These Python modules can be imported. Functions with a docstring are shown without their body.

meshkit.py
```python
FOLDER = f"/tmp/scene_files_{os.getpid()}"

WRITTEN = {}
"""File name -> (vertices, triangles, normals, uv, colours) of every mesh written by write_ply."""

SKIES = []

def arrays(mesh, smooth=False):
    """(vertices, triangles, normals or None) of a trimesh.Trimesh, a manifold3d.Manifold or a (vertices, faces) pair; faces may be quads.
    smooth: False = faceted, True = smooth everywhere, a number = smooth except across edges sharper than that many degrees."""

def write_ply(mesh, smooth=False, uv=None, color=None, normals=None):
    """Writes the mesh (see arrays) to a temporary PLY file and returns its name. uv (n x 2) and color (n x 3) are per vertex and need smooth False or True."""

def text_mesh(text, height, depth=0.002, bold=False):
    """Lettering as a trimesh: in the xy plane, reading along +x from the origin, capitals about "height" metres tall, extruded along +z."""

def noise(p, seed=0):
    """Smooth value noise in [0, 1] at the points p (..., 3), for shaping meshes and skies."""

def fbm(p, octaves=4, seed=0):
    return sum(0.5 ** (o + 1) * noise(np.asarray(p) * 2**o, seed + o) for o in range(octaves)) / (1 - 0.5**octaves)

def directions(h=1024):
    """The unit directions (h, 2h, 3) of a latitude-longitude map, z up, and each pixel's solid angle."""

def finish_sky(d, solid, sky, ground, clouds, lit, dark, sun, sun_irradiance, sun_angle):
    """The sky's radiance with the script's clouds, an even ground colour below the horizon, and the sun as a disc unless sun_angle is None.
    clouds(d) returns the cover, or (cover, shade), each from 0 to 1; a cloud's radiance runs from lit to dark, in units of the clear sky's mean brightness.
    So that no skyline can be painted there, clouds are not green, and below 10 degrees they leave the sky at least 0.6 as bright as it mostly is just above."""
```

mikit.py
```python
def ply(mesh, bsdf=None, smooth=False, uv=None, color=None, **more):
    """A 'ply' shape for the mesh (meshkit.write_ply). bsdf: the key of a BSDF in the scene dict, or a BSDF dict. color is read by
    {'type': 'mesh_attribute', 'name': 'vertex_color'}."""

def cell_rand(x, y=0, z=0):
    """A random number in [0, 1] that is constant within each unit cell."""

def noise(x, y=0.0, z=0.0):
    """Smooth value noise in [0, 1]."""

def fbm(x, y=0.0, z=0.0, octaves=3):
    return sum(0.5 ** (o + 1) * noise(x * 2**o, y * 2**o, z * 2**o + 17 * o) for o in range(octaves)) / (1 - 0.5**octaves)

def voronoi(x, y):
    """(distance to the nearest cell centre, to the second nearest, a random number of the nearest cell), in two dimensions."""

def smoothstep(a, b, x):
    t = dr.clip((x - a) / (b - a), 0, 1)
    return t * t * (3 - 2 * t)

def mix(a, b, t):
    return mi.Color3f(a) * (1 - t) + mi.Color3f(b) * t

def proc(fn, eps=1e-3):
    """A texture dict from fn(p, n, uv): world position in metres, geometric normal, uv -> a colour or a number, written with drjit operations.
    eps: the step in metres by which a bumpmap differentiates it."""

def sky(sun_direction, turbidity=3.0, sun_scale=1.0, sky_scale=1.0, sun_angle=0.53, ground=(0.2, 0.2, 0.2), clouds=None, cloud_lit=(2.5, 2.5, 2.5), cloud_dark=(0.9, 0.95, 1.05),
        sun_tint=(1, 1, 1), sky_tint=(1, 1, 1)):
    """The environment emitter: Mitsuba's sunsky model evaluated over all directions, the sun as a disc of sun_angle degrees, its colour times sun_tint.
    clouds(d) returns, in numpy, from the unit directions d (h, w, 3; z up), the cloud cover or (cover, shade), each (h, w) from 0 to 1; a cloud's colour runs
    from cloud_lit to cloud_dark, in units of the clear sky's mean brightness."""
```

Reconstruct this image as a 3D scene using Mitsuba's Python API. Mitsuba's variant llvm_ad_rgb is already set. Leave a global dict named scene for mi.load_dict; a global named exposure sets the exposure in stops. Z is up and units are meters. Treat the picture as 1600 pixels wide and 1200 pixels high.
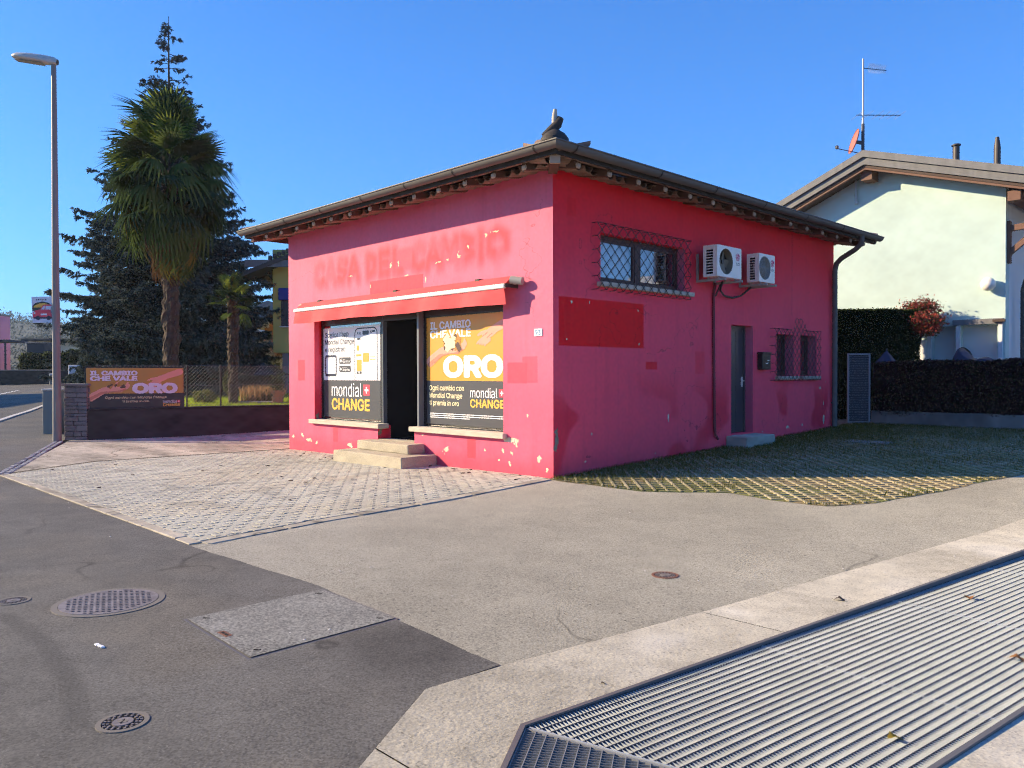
import math, random
import numpy as np, trimesh, shapely
from shapely.geometry import Polygon, LineString, Point, MultiPolygon, box as sbox
from shapely import affinity
from shapely.ops import unary_union
import mitsuba as mi, drjit as dr, mikit, meshkit
from mikit import proc, noise, fbm, voronoi, cell_rand, smoothstep, mix
T = mi.ScalarTransform4f
random.seed(7)
R = np.random.default_rng(11)

# ------------------------------------------------------------------ camera, sky, exposure
# x runs along the shop front to the right, y into the shop, z up; the shop's front right corner is the origin
EYE = np.array([8.170, -8.789, 1.58])
FW = np.array([-0.71798, 0.69606, 0.0]); RT = np.array([0.69606, 0.71798, 0.0]); UPV = np.array([0, 0, 1.0])
PITCH, ROLL = 0.012, 0.0025
DIR = FW * math.cos(PITCH) - UPV * math.sin(PITCH)
CUP = UPV * math.cos(PITCH) + FW * math.sin(PITCH)
CUP = CUP * math.cos(ROLL) + RT * math.sin(ROLL)
SUN = (-0.7924 * math.cos(math.radians(23.5)), -0.6100 * math.cos(math.radians(23.5)), math.sin(math.radians(23.5)))
exposure = 2.75
scene = {
    'camera': {'type': 'perspective', 'fov': 2 * math.degrees(math.atan(800 / 1238.4)), 'fov_axis': 'x', 'near_clip': 0.05, 'far_clip': 6000.0,
               'to_world': T().look_at(origin=EYE.tolist(), target=(EYE + DIR).tolist(), up=CUP.tolist())},
    'daylight': mikit.sky(SUN, turbidity=3.0, sky_tint=(0.26, 0.66, 1.28), sun_tint=(1.16, 1.18, 1.20)),
}
labels = {}

# ------------------------------------------------------------------ helpers
def numbered(key):
    if key not in scene and key not in labels: return key
    n = 1
    while f'{key}_{n:03d}' in scene or f'{key}_{n:03d}' in labels: n += 1
    return f'{key}_{n:03d}'
_count = {}
def put(key, mesh, mat, smooth=False, **more):
    """one mesh entry under the next free number of key"""
    n = _count.get(key, 0); _count[key] = n + 1
    k = key if n == 0 else f'{key}_{n:03d}'
    scene[k] = mesh if isinstance(mesh, dict) else mikit.ply(mesh, mat, smooth=smooth, **more)
    return k
def thing(name, label, cat, group=None, kind=None):
    n = _count.get('#' + name, 0); _count['#' + name] = n + 1
    k = name if n == 0 else f'{name}_{n:03d}'
    labels[k] = {'label': label, 'category': cat}
    if group: labels[k]['group'] = group
    if kind: labels[k]['kind'] = kind
    return k
def struct(name, mesh, mat, label, cat, smooth=False):
    k = put(name, mesh, mat, smooth)
    labels[k] = {'label': label, 'category': cat, 'kind': 'structure'}
    return k
def say(k, **w): labels.setdefault(k, {}).update(w)
def cat(ms): return trimesh.util.concatenate([m for m in ms if m is not None])
def tm(v, f): return trimesh.Trimesh(np.asarray(v, float), np.asarray(f, int), process=False)
def box(x0, x1, y0, y1, z0, z1):
    m = trimesh.creation.box((abs(x1 - x0), abs(y1 - y0), abs(z1 - z0))); m.apply_translation(((x0 + x1) / 2, (y0 + y1) / 2, (z0 + z1) / 2)); return m
def cbox(x0, x1, y0, y1, z0, z1, c=0.01):
    p = []
    for x, sx in ((x0, 1), (x1, -1)):
        for y, sy in ((y0, 1), (y1, -1)):
            for z, sz in ((z0, 1), (z1, -1)):
                p += [(x + sx * c, y + sy * c, z), (x + sx * c, y, z + sz * c), (x, y + sy * c, z + sz * c)]
    return trimesh.convex.convex_hull(np.array(p))
def jitter(m, a, s=3.0, seed=0):
    v = np.array(m.vertices)
    d = np.stack([meshkit.fbm(v * s + 31 * k + seed, 3) - 0.5 for k in range(3)], 1)
    return tm(v + d * 2 * a, m.faces)
def tube(path, r, n=8, cap=True):
    p = np.asarray(path, float); r = np.broadcast_to(r, (len(p),)).astype(float)
    t = np.gradient(p, axis=0); t /= np.linalg.norm(t, axis=1, keepdims=True) + 1e-12
    ref = np.array([0, 0, 1.0]) if abs(t[0, 2]) < 0.9 else np.array([1.0, 0, 0])
    a = np.cross(t[0], ref); a /= np.linalg.norm(a); V = []
    for i in range(len(p)):
        a = a - t[i] * (a @ t[i]); a /= np.linalg.norm(a) + 1e-12
        b = np.cross(t[i], a); w = np.arange(n) * 2 * np.pi / n
        V.append(p[i] + r[i] * (np.cos(w)[:, None] * a + np.sin(w)[:, None] * b))
    V = np.vstack(V); F = []
    for i in range(len(p) - 1):
        for j in range(n):
            k = (j + 1) % n
            F += [(i * n + j, i * n + k, (i + 1) * n + k), (i * n + j, (i + 1) * n + k, (i + 1) * n + j)]
    if cap:
        V = np.vstack([V, p[0], p[-1]]); c0, c1 = len(V) - 2, len(V) - 1; e = (len(p) - 1) * n
        F += [(c0, (j + 1) % n, j) for j in range(n)] + [(c1, e + j, e + (j + 1) % n) for j in range(n)]
    return tm(V, F)
def rod(p, q, r, n=6): return tube([p, q], r, n)
def bar(p, q, w, h):
    """square bar from p to q"""
    p, q = np.array(p, float), np.array(q, float); d = q - p; L = np.linalg.norm(d); d /= L
    up = np.array([0, 0, 1.0]) if abs(d[2]) < 0.95 else np.array([1.0, 0, 0])
    s = np.cross(d, up); s /= np.linalg.norm(s); u = np.cross(s, d)
    m = trimesh.creation.box((L, w, h)); M = np.eye(4); M[:3, 0], M[:3, 1], M[:3, 2], M[:3, 3] = d, -s, u, (p + q) / 2
    m.apply_transform(M); return m
def lathe(prof, c, n=24):
    m = trimesh.creation.revolve(np.array(prof, float), sections=n); m.apply_translation(c); return m
def frame(o, ex, ey):
    ex = np.array(ex, float); ex /= np.linalg.norm(ex); ey = np.array(ey, float); ey /= np.linalg.norm(ey)
    M = np.eye(4); M[:3, 0], M[:3, 1], M[:3, 2], M[:3, 3] = ex, ey, np.cross(ex, ey), o; return M
def ext(poly, d=0.002):
    ps = [g for g in getattr(poly, 'geoms', [poly]) if g.area > 1e-9 and g.geom_type == 'Polygon']
    return cat([trimesh.creation.extrude_polygon(g, d, engine='earcut') for g in ps])
def on(M, poly, lift=0.0, d=0.0015):
    m = ext(poly, d); m.apply_translation((0, 0, lift)); m.apply_transform(M); return m
FRONT = lambda y=0.0: frame((0, y, 0), (1, 0, 0), (0, 0, 1))      # (x, z) on a plane facing -y
SIDE = lambda x=0.0: frame((x, 0, 0), (0, 1, 0), (0, 0, 1))       # (y, z) on a plane facing +x
def text2d(s, h, fat=0.0, width=None, bold=False):
    m = meshkit.text_mesh(s, h, 0.002, bold)
    tri = m.vertices[m.faces[m.face_normals[:, 2] > 0.9]][:, :, :2]
    p = unary_union([Polygon(t) for t in tri]).buffer(h * 0.002)
    if fat: p = p.buffer(fat * h, join_style=2)
    x0, y0, x1, y1 = p.bounds
    p = affinity.translate(p, -x0, 0)
    if width: p = affinity.scale(p, width / (x1 - x0), 1, origin=(0, 0))
    return p.simplify(h * 0.008)
def at2(p, x, y): return affinity.translate(p, x, y)
def rrect(x0, y0, x1, y1, r=0.03): return sbox(x0 + r, y0 + r, x1 - r, y1 - r).buffer(r, 4)
def caps(pts, rad):
    """a limb: hull of consecutive discs"""
    out = []
    for (a, ra), (b, rb) in zip(zip(pts, rad), zip(pts[1:], rad[1:])):
        out.append(unary_union([Point(a).buffer(ra, 6), Point(b).buffer(rb, 6)]).convex_hull)
    return unary_union(out)
def depth_of(x, y): return -(x - EYE[0]) * 0.71798 + (y - EYE[1]) * 0.69606
def G(x, y):
    x, y = np.asarray(x, float), np.asarray(y, float)
    return 0.0313 * np.clip(y, 0, 11) - 0.0108 * np.clip(-x, 0, 9) + 0.024 * np.clip(depth_of(x, y) - 28, 0, 62)
def tri_poly(g):
    try: v, f = trimesh.creation.triangulate_polygon(g, engine='earcut')
    except Exception: return None
    v, f = np.asarray(v)[:, :2], np.asarray(f)
    a, b, c = v[f[:, 0]], v[f[:, 1]], v[f[:, 2]]
    cr = (b[:, 0] - a[:, 0]) * (c[:, 1] - a[:, 1]) - (b[:, 1] - a[:, 1]) * (c[:, 0] - a[:, 0])
    f = np.where((cr < 0)[:, None], f[:, ::-1], f)
    return v, f[np.abs(cr) > 1e-12]
def drape(poly, z, xs, ys, h=G):
    V, F, n = [], [], 0
    shapely.prepare(poly)
    for x0, x1 in zip(xs, xs[1:]):
        for y0, y1 in zip(ys, ys[1:]):
            c = sbox(x0, y0, x1, y1)
            if not poly.intersects(c): continue
            if poly.contains(c):
                V.append(np.array([(x0, y0), (x1, y0), (x1, y1), (x0, y1)])); F.append(np.array([(0, 1, 2), (0, 2, 3)]) + n); n += 4; continue
            for g in getattr(poly.intersection(c), 'geoms', None) or [poly.intersection(c)]:
                if g.geom_type != 'Polygon' or g.area < 1e-7: continue
                r = tri_poly(g)
                if r is None: continue
                V.append(r[0]); F.append(r[1] + n); n += len(r[0])
    V, F = np.vstack(V), np.vstack(F)
    return tm(np.column_stack([V, h(V[:, 0], V[:, 1]) + z]), F)
def rough_edge(pts, amp, step=0.12, seed=0):
    """a polyline with small irregular wobble"""
    l = LineString(pts); n = max(2, int(l.length / step)); out = []
    for i in range(n + 1):
        p = l.interpolate(i / n, normalized=True)
        e = (meshkit.fbm(np.array([[p.x * 2.3, p.y * 2.3, seed], [p.x * 2.3, p.y * 2.3, seed + 50.0]]), 3) - 0.5) * 2 * amp * (0 < i < n)
        out.append((p.x + e[0], p.y + e[1]))
    return out
def placed(d, M): return {**d, 'to_world': T(M)}

# ------------------------------------------------------------------ materials
def mat(key, d):
    scene[key] = {'type': 'twosided', 'bsdf': d} if d['type'] in ('principled', 'bumpmap') else d
    return key
def pr(color, rough=0.6, **k):
    c = color if isinstance(color, dict) else {'type': 'rgb', 'value': list(color)}
    return {'type': 'principled', 'base_color': c, 'roughness': rough, **k}
def two(d): return {'type': 'twosided', 'bsdf': d}
def srgb(r, g, b): return [((c / 255 + 0.055) / 1.055) ** 2.4 if c > 10 else c / 255 / 12.92 for c in (r, g, b)]
def bump(d, fn, scale, eps=1e-3): return {'type': 'bumpmap', 'arbitrary': {**proc(fn, eps)}, 'scale': scale, 'bsdf': d}

def c_road(p, n, uv):
    big = fbm(p.x * 0.7, p.y * 0.7, 0.0, 3); mid = fbm(p.x * 6, p.y * 6, 3.0, 2)
    g = noise(p.x * 115, p.y * 115, 0.0); g2 = noise(p.x * 210, p.y * 210, 5.0)
    v = 0.105 + 0.05 * (big - 0.5) + 0.035 * (mid - 0.5) + 0.075 * (g - 0.5) * (0.5 + g2)
    v = v + 0.07 * smoothstep(0.90, 0.98, noise(p.x * 70, p.y * 70, 9.0))
    # hairline cracks and worn, polished bands
    cr = smoothstep(0.010, 0.0, dr.abs(fbm(p.x * 0.55 + 2, p.y * 0.55, 14.0, 4) - 0.5)) * smoothstep(0.5, 0.6, fbm(p.x * 0.4, p.y * 0.4, 3.0, 2))
    v = v * (1 - 0.45 * cr)
    # an old tyre scuff that bends across the asphalt
    d = mi.Float(9)
    for a, b in (((2.13, -7.57), (2.98, -7.53)), ((2.98, -7.53), (3.75, -7.61)), ((3.75, -7.61), (4.25, -7.72))):
        dx, dy = b[0] - a[0], b[1] - a[1]; t = dr.clip(((p.x - a[0]) * dx + (p.y - a[1]) * dy) / (dx * dx + dy * dy), 0, 1)
        d = dr.minimum(d, dr.sqrt(dr.square(p.x - a[0] - t * dx) + dr.square(p.y - a[1] - t * dy)))
    v = v * (1 - 0.26 * smoothstep(0.09, 0.02, d) * (0.4 + mid))
    # fresher asphalt beside the service cover
    fresh = smoothstep(0.9, 0.2, dr.sqrt(dr.square((p.x - 4.45) / 0.9) + dr.square((p.y + 6.05) / 0.6)))
    v = v * (1 - 0.38 * fresh)
    # dusty brown bands
    dust = smoothstep(0.45, 0.7, fbm(p.x * 0.9 + 5, p.y * 0.9, 7.0, 3))
    return mix(mi.Color3f(v * 1.0, v * 0.97, v * 0.87), mi.Color3f(v * 1.28, v * 1.16, v * 0.93), dust * 0.6)
def h_grain(p, n, uv): return noise(p.x * 120, p.y * 120, 0.0) * 0.6 + noise(p.x * 230, p.y * 230, 2.0) * 0.4
mat('road_asphalt', bump(pr(proc(c_road), 0.75, specular=0.35), h_grain, 0.0022, 2e-3))
def c_drive(p, n, uv):
    big = fbm(p.x * 0.6 + 9, p.y * 0.6, 0.0, 3); mid = fbm(p.x * 5, p.y * 5, 3.0, 2)
    g = noise(p.x * 110, p.y * 110, 0.0); g2 = noise(p.x * 220, p.y * 220, 5.0)
    v = 0.285 + 0.08 * (big - 0.5) + 0.06 * (mid - 0.5) + 0.20 * (g - 0.5) * (0.4 + g2)
    v = v - 0.12 * smoothstep(0.85, 0.96, noise(p.x * 60, p.y * 60, 19.0))
    cr = smoothstep(0.008, 0.0, dr.abs(fbm(p.x * 0.45 + 7, p.y * 0.45, 24.0, 4) - 0.5)) * smoothstep(0.48, 0.6, fbm(p.x * 0.3, p.y * 0.3, 13.0, 2))
    v = v * (1 - 0.35 * cr)
    t = smoothstep(0.42, 0.7, fbm(p.x * 0.35, p.y * 0.35, 5.0, 2))
    c = mi.Color3f(v * 1.05, v * 0.99, v * 0.80) * (1 - 0.12 * t)
    return c
mat('drive_asphalt', bump(pr(proc(c_drive), 0.85, specular=0.25), h_grain, 0.0026, 2e-3))
def c_conc(p, n, uv):
    big = fbm(p.x * 1.3, p.y * 1.3, p.z, 4); mid = fbm(p.x * 9, p.y * 9, p.z * 9, 3)
    g = noise(p.x * 120, p.y * 120, p.z * 120)
    v = 0.40 + 0.20 * (big - 0.5) + 0.16 * (mid - 0.5) + 0.22 * (g - 0.5)
    v = v * (1 - 0.30 * smoothstep(0.80, 0.92, noise(p.x * 75, p.y * 75, 4.0)))
    pale = smoothstep(0.55, 0.75, fbm(p.x * 1.1 + 4, p.y * 1.1, 8.0, 3))
    slab = dr.select(p.y > -4.27, 1.0, 0.90)
    return mi.Color3f(v * 1.06, v * 0.98, v * 0.78) * slab * (1 - 0.0 * pale) + mi.Color3f(0.06, 0.065, 0.075) * pale
mat('apron_concrete', bump(pr(proc(c_conc), 0.85, specular=0.25), lambda p, n, uv: noise(p.x * 60, p.y * 60, p.z * 60) + 0.5 * noise(p.x * 130, p.y * 130, p.z * 130), 0.0025, 2e-3))
def c_strip(p, n, uv):
    big = fbm(p.x * 0.5, p.y * 1.6, 0.0, 4); mid = fbm(p.x * 5, p.y * 11, 3.0, 3)
    v = 0.33 + 0.34 * (big - 0.5) + 0.22 * (mid - 0.5)
    crack = smoothstep(0.02, 0.0, dr.abs(fbm(p.x * 0.8, p.y * 0.8, 4.0, 4) - 0.5))
    v = v * (1 - 0.5 * crack)
    return mi.Color3f(v * 1.05, v * 0.95, v * 0.76)
mat('strip_concrete', pr(proc(c_strip), 0.9, specular=0.2))
def c_paver(p, n, uv):
    a = fbm(p.x * 0.55 + 3, p.y * 0.55, 0.0, 3); r = cell_rand(p.x / 0.14 + 0.3, p.y / 0.2 + 0.2)
    g = noise(p.x * 90, p.y * 90, 0.0)
    v = 0.40 + 0.12 * (a - 0.5) + 0.07 * (r - 0.5) + 0.11 * (g - 0.5)
    warm = smoothstep(0.5, 0.72, fbm(p.x * 0.8, p.y * 0.8, 11.0, 2))
    c = mix(mi.Color3f(v * 1.0, v * 0.975, v * 0.81), mi.Color3f(v * 1.03, v * 0.945, v * 0.73), warm * 0.6)
    return c * (1 - 0.4 * smoothstep(0.60, 0.72, fbm(p.x * 3.2, p.y * 3.2, 21.0, 3)) * 0.5)
mat('paver_stone', pr(proc(c_paver), 0.85, specular=0.2))
mat('channel_shade', pr([0.05, 0.043, 0.033], 0.95)); mat('joint_sand', pr([0.13, 0.115, 0.085], 0.95))
mat('earth', pr(proc(lambda p, n, uv: mi.Color3f(0.10, 0.09, 0.07) * (0.6 + 0.8 * fbm(p.x, p.y, 0.0, 3))), 0.95))
def c_turf(p, n, uv):
    v = 0.265 + 0.16 * (fbm(p.x * 3, p.y * 3, 0.0, 3) - 0.5) + 0.12 * (noise(p.x * 70, p.y * 70, 0.0) - 0.5)
    moss = smoothstep(0.45, 0.7, fbm(p.x * 1.4, p.y * 1.4, 5.0, 3))
    return mix(mi.Color3f(v * 1.08, v * 0.95, v * 0.62), mi.Color3f(v * 0.72, v * 0.66, v * 0.30), moss * 0.6)
mat('lattice_concrete', pr(proc(c_turf), 0.9))
def c_soil(p, n, uv):
    g = smoothstep(0.35, 0.65, fbm(p.x * 1.8, p.y * 1.8, 2.0, 3))
    return mix(mi.Color3f(0.19, 0.145, 0.075), mi.Color3f(0.11, 0.12, 0.035), g) * (0.6 + 0.8 * noise(p.x * 40, p.y * 40, 0.0))
mat('mossy_soil', pr(proc(c_soil), 0.95))

# the shop's paint: sun-bleached pink on the front, redder where signs used to protect it
WORD = 'CASA DEL CAMBIO'
SEG = {'C': [((.85, .85), (.55, 1)), ((.55, 1), (.2, .8)), ((.2, .8), (.15, .2)), ((.15, .2), (.5, 0)), ((.5, 0), (.85, .12))],
       'A': [((.08, 0), (.5, 1)), ((.5, 1), (.92, 0)), ((.25, .35), (.75, .35))],
       'S': [((.85, .88), (.35, 1)), ((.35, 1), (.2, .62)), ((.2, .62), (.8, .4)), ((.8, .4), (.6, 0)), ((.6, 0), (.15, .1))],
       'D': [((.2, 0), (.2, 1)), ((.2, 1), (.75, .8)), ((.75, .8), (.75, .2)), ((.75, .2), (.2, 0))],
       'E': [((.2, 0), (.2, 1)), ((.2, 1), (.8, 1)), ((.2, .5), (.7, .5)), ((.2, 0), (.8, 0))],
       'L': [((.25, 0), (.25, 1)), ((.25, 0), (.8, 0))],
       'M': [((.05, 0), (.15, 1)), ((.15, 1), (.5, .3)), ((.5, .3), (.85, 1)), ((.85, 1), (.95, 0))],
       'B': [((.2, 0), (.2, 1)), ((.2, 1), (.75, .78)), ((.75, .78), (.25, .52)), ((.25, .52), (.8, .25)), ((.8, .25), (.2, 0))],
       'I': [((.5, 0), (.5, 1))],
       'O': [((.5, 1), (.88, .75)), ((.88, .75), (.88, .25)), ((.88, .25), (.5, 0)), ((.5, 0), (.12, .25)), ((.12, .25), (.12, .75)), ((.12, .75), (.5, 1))]}
LETTERS = []
_x = -6.93
for ch in WORD:
    w = {' ': 0.20, 'I': 0.24, 'M': 0.50, 'O': 0.56}.get(ch, 0.43)
    for a, b in SEG.get(ch, []): LETTERS.append(((_x + a[0] * (w - 0.03), 3.53 + a[1] * 0.38), (_x + b[0] * (w - 0.03), 3.53 + b[1] * 0.38)))
    _x += w
def ghost(p):
    d = mi.Float(9)
    for a, b in LETTERS:
        dx, dz = b[0] - a[0], b[1] - a[1]
        t = dr.clip(((p.x - a[0]) * dx + (p.z - a[1]) * dz) / (dx * dx + dz * dz), 0, 1)
        ex, ez = p.x - a[0] - t * dx, p.z - a[1] - t * dz
        d = dr.minimum(d, dr.sqrt(ex * ex + ez * ez * dr.select(ez < 0, 0.45, 1.0)))
    return d
def rect(u, z, u0, u1, z0, z1, s=0.012):
    return smoothstep(u0 - s, u0 + s, u) * smoothstep(u1 + s, u1 - s, u) * smoothstep(z0 - s, z0 + s, z) * smoothstep(z1 + s, z1 - s, z)
PATCH_F = [(-7.68, -7.38, 1.46, 1.91, .9), (-1.00, -.55, 1.44, 1.77, .7), (-.66, -.33, 1.45, 1.86, .55), (-6.24, -6.06, .19, .49, .8), (-1.99, -1.77, .17, .5, .95), (-4.87, -3.18, 3.0, 3.40, .95)]
PATCH_S = [(.125, 2.27, 2.02, 2.775, 1.0), (2.33, 2.66, 1.66, 1.795, .8), (3.85, 4.17, 1.58, 2.0, .35), (.32, .53, 4.03, 4.31, .5)]
PEEL_F = [(-.95, .55, .14, .08), (-.80, .47, .06, .10), (-1.1, .36, .06, .04), (-.92, .33, .04, .03), (-2.55, .27, .10, .07), (-3.2, .5, .04, .025), (-.3, .28, .05, .06), (-.55, .93, .03, .03),
          (-.95, .16, .05, .05), (-7.2, .18, .14, .05), (-7.5, .26, .06, .04), (-7.9, .2, .06, .05), (-6.9, .12, .07, .04), (-1.55, .33, .03, .03), (-2.2, .6, .22, .012), (-5.6, .15, .1, .05), (-1.2, .2, .03, .02), (-.12, .12, .04, .04)]
PEEL_F += [(-4.17, 3.62, .035, .07), (-3.93, 3.66, .03, .07), (-2.75, 3.56, .1, .02), (-2.2, 3.62, .05, .07), (-1.95, 3.75, .03, .06), (-1.5, 3.87, .04, .03), (-1.3, 3.9, .1, .018), (-5.55, 3.57, .08, .02), (-3.12, 3.28, .02, .07), (-4.85, 3.3, .015, .05), (-3.13, 3.08, .02, .03), (-2.5, 3.58, .03, .02), (-3.7, 3.41, .12, .015)]
PEEL_S = [(.07, .62, .06, .22), (.9, .62, .02, .03), (.75, .2, .03, .03), (2.6, .2, .02, .02), (3.0, .8, .03, .09), (7.45, .42, .07, .05), (8.15, .45, .05, .03), (9.2, .55, .04, .12), (9.2, .9, .03, .05), (9.0, 1.25, .06, .04), (6.35, .38, .03, .02), (4.5, 2.62, .03, .1),
          (.42, 2.7, .03, .03), (.85, 2.72, .02, .04), (2.12, 2.66, .03, .02), (2.15, 2.10, .03, .03), (.30, 2.12, .02, .02), (9.3, 1.4, .02, .03)]
def peel(u, z, spots):
    w = fbm(u * 17, z * 17, 3.0, 4) - 0.5; w2 = fbm(u * 17, z * 17, 31.0, 4) - 0.5; m = mi.Float(0)
    for cu, cz, ru, rz in spots:
        q = dr.sqrt(dr.square((u - cu) / (ru * 0.8) + w * 2.6) + dr.square((z - cz) / (rz * 0.8) + w2 * 2.6))
        m = dr.maximum(m, smoothstep(1.0, 0.88, q))
    return m
def c_pink(p, n, uv):
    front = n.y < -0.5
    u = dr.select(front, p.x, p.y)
    big = fbm(u * 0.9, p.z * 0.9, 0.0, 3); streak = fbm(u * 5, p.z * 0.5, 3.0, 3); grain = fbm(u * 22, p.z * 22, 0.0, 2)
    d = ghost(p)
    # front
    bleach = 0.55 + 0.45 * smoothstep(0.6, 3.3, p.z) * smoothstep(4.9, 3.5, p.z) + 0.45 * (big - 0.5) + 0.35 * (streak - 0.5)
    keep = smoothstep(0.20, 0.0, d) * (0.60 + 0.40 * smoothstep(0.38, 0.62, big + 0.3 * (streak - 0.5)))
    keep = dr.maximum(keep, 0.62 * rect(u, p.z, -5.0, -3.3, 3.50, 3.93, 0.06))
    keep = dr.maximum(keep, 0.55 * rect(u, p.z, -3.05, -1.35, 3.48, 3.95, 0.08))
    for a, b, c, e, s in PATCH_F: keep = dr.maximum(keep, s * rect(u, p.z, a, b, c, e))
    keep = dr.maximum(keep, 0.5 * smoothstep(0.35, 0.05, p.z) + 0 * u)
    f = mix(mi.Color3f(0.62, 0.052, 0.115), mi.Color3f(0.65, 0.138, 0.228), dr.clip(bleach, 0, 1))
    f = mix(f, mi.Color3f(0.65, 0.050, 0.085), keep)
    # side, less bleached; its red is raised to lift this shaded wall
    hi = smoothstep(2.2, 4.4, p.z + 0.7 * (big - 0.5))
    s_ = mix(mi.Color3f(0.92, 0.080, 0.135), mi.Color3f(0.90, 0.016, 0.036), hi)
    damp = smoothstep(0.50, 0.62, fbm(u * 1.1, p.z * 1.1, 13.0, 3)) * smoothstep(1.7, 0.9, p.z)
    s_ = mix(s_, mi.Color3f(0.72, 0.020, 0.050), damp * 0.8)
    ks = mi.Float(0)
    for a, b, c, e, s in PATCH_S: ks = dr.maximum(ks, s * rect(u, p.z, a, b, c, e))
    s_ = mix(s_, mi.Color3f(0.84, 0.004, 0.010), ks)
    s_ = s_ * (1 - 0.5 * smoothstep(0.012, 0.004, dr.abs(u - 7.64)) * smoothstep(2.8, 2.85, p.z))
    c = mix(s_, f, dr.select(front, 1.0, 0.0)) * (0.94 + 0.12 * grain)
    # rain streaks, grime near the ground, hairline cracks
    st = smoothstep(0.55, 0.8, fbm(u * 7, p.z * 0.35, 41.0, 3)); c = c * (1 - 0.07 * st * (0.3 + big))
    c = c * (1 - 0.22 * smoothstep(0.45, 0.0, p.z) * fbm(u * 4, p.z * 6, 7.0, 3))
    crk = smoothstep(0.0035, 0.0, dr.abs(fbm(u * 0.8 + 3, p.z * 0.9, 51.0, 5) - 0.47)) * smoothstep(0.52, 0.6, fbm(u * 0.6, p.z * 0.6, 61.0, 2))
    c = c * (1 - 0.45 * crk)
    pf = peel(u, p.z, PEEL_F); ps = peel(u, p.z, PEEL_S)
    pm = dr.select(front, pf, ps)
    chunk = smoothstep(0.5, 0.2, dr.abs(p.z - 0.62)) * dr.select(front, 0.0, 1.0) * smoothstep(0.3, 0.2, u)
    base = mix(mi.Color3f(0.62, 0.53, 0.38), mi.Color3f(0.22, 0.19, 0.15), chunk)
    return mix(c, base * (0.7 + 0.6 * grain), pm)
def h_plaster(p, n, uv): return 0.6 * fbm(p.x * 9, p.y * 9, p.z * 9, 3) + 0.4 * noise(p.x * 60, p.y * 60, p.z * 60)
mat('pink_paint', bump(pr(proc(c_pink), 0.7, specular=0.3), h_plaster, 0.006, 3e-3))
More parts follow.
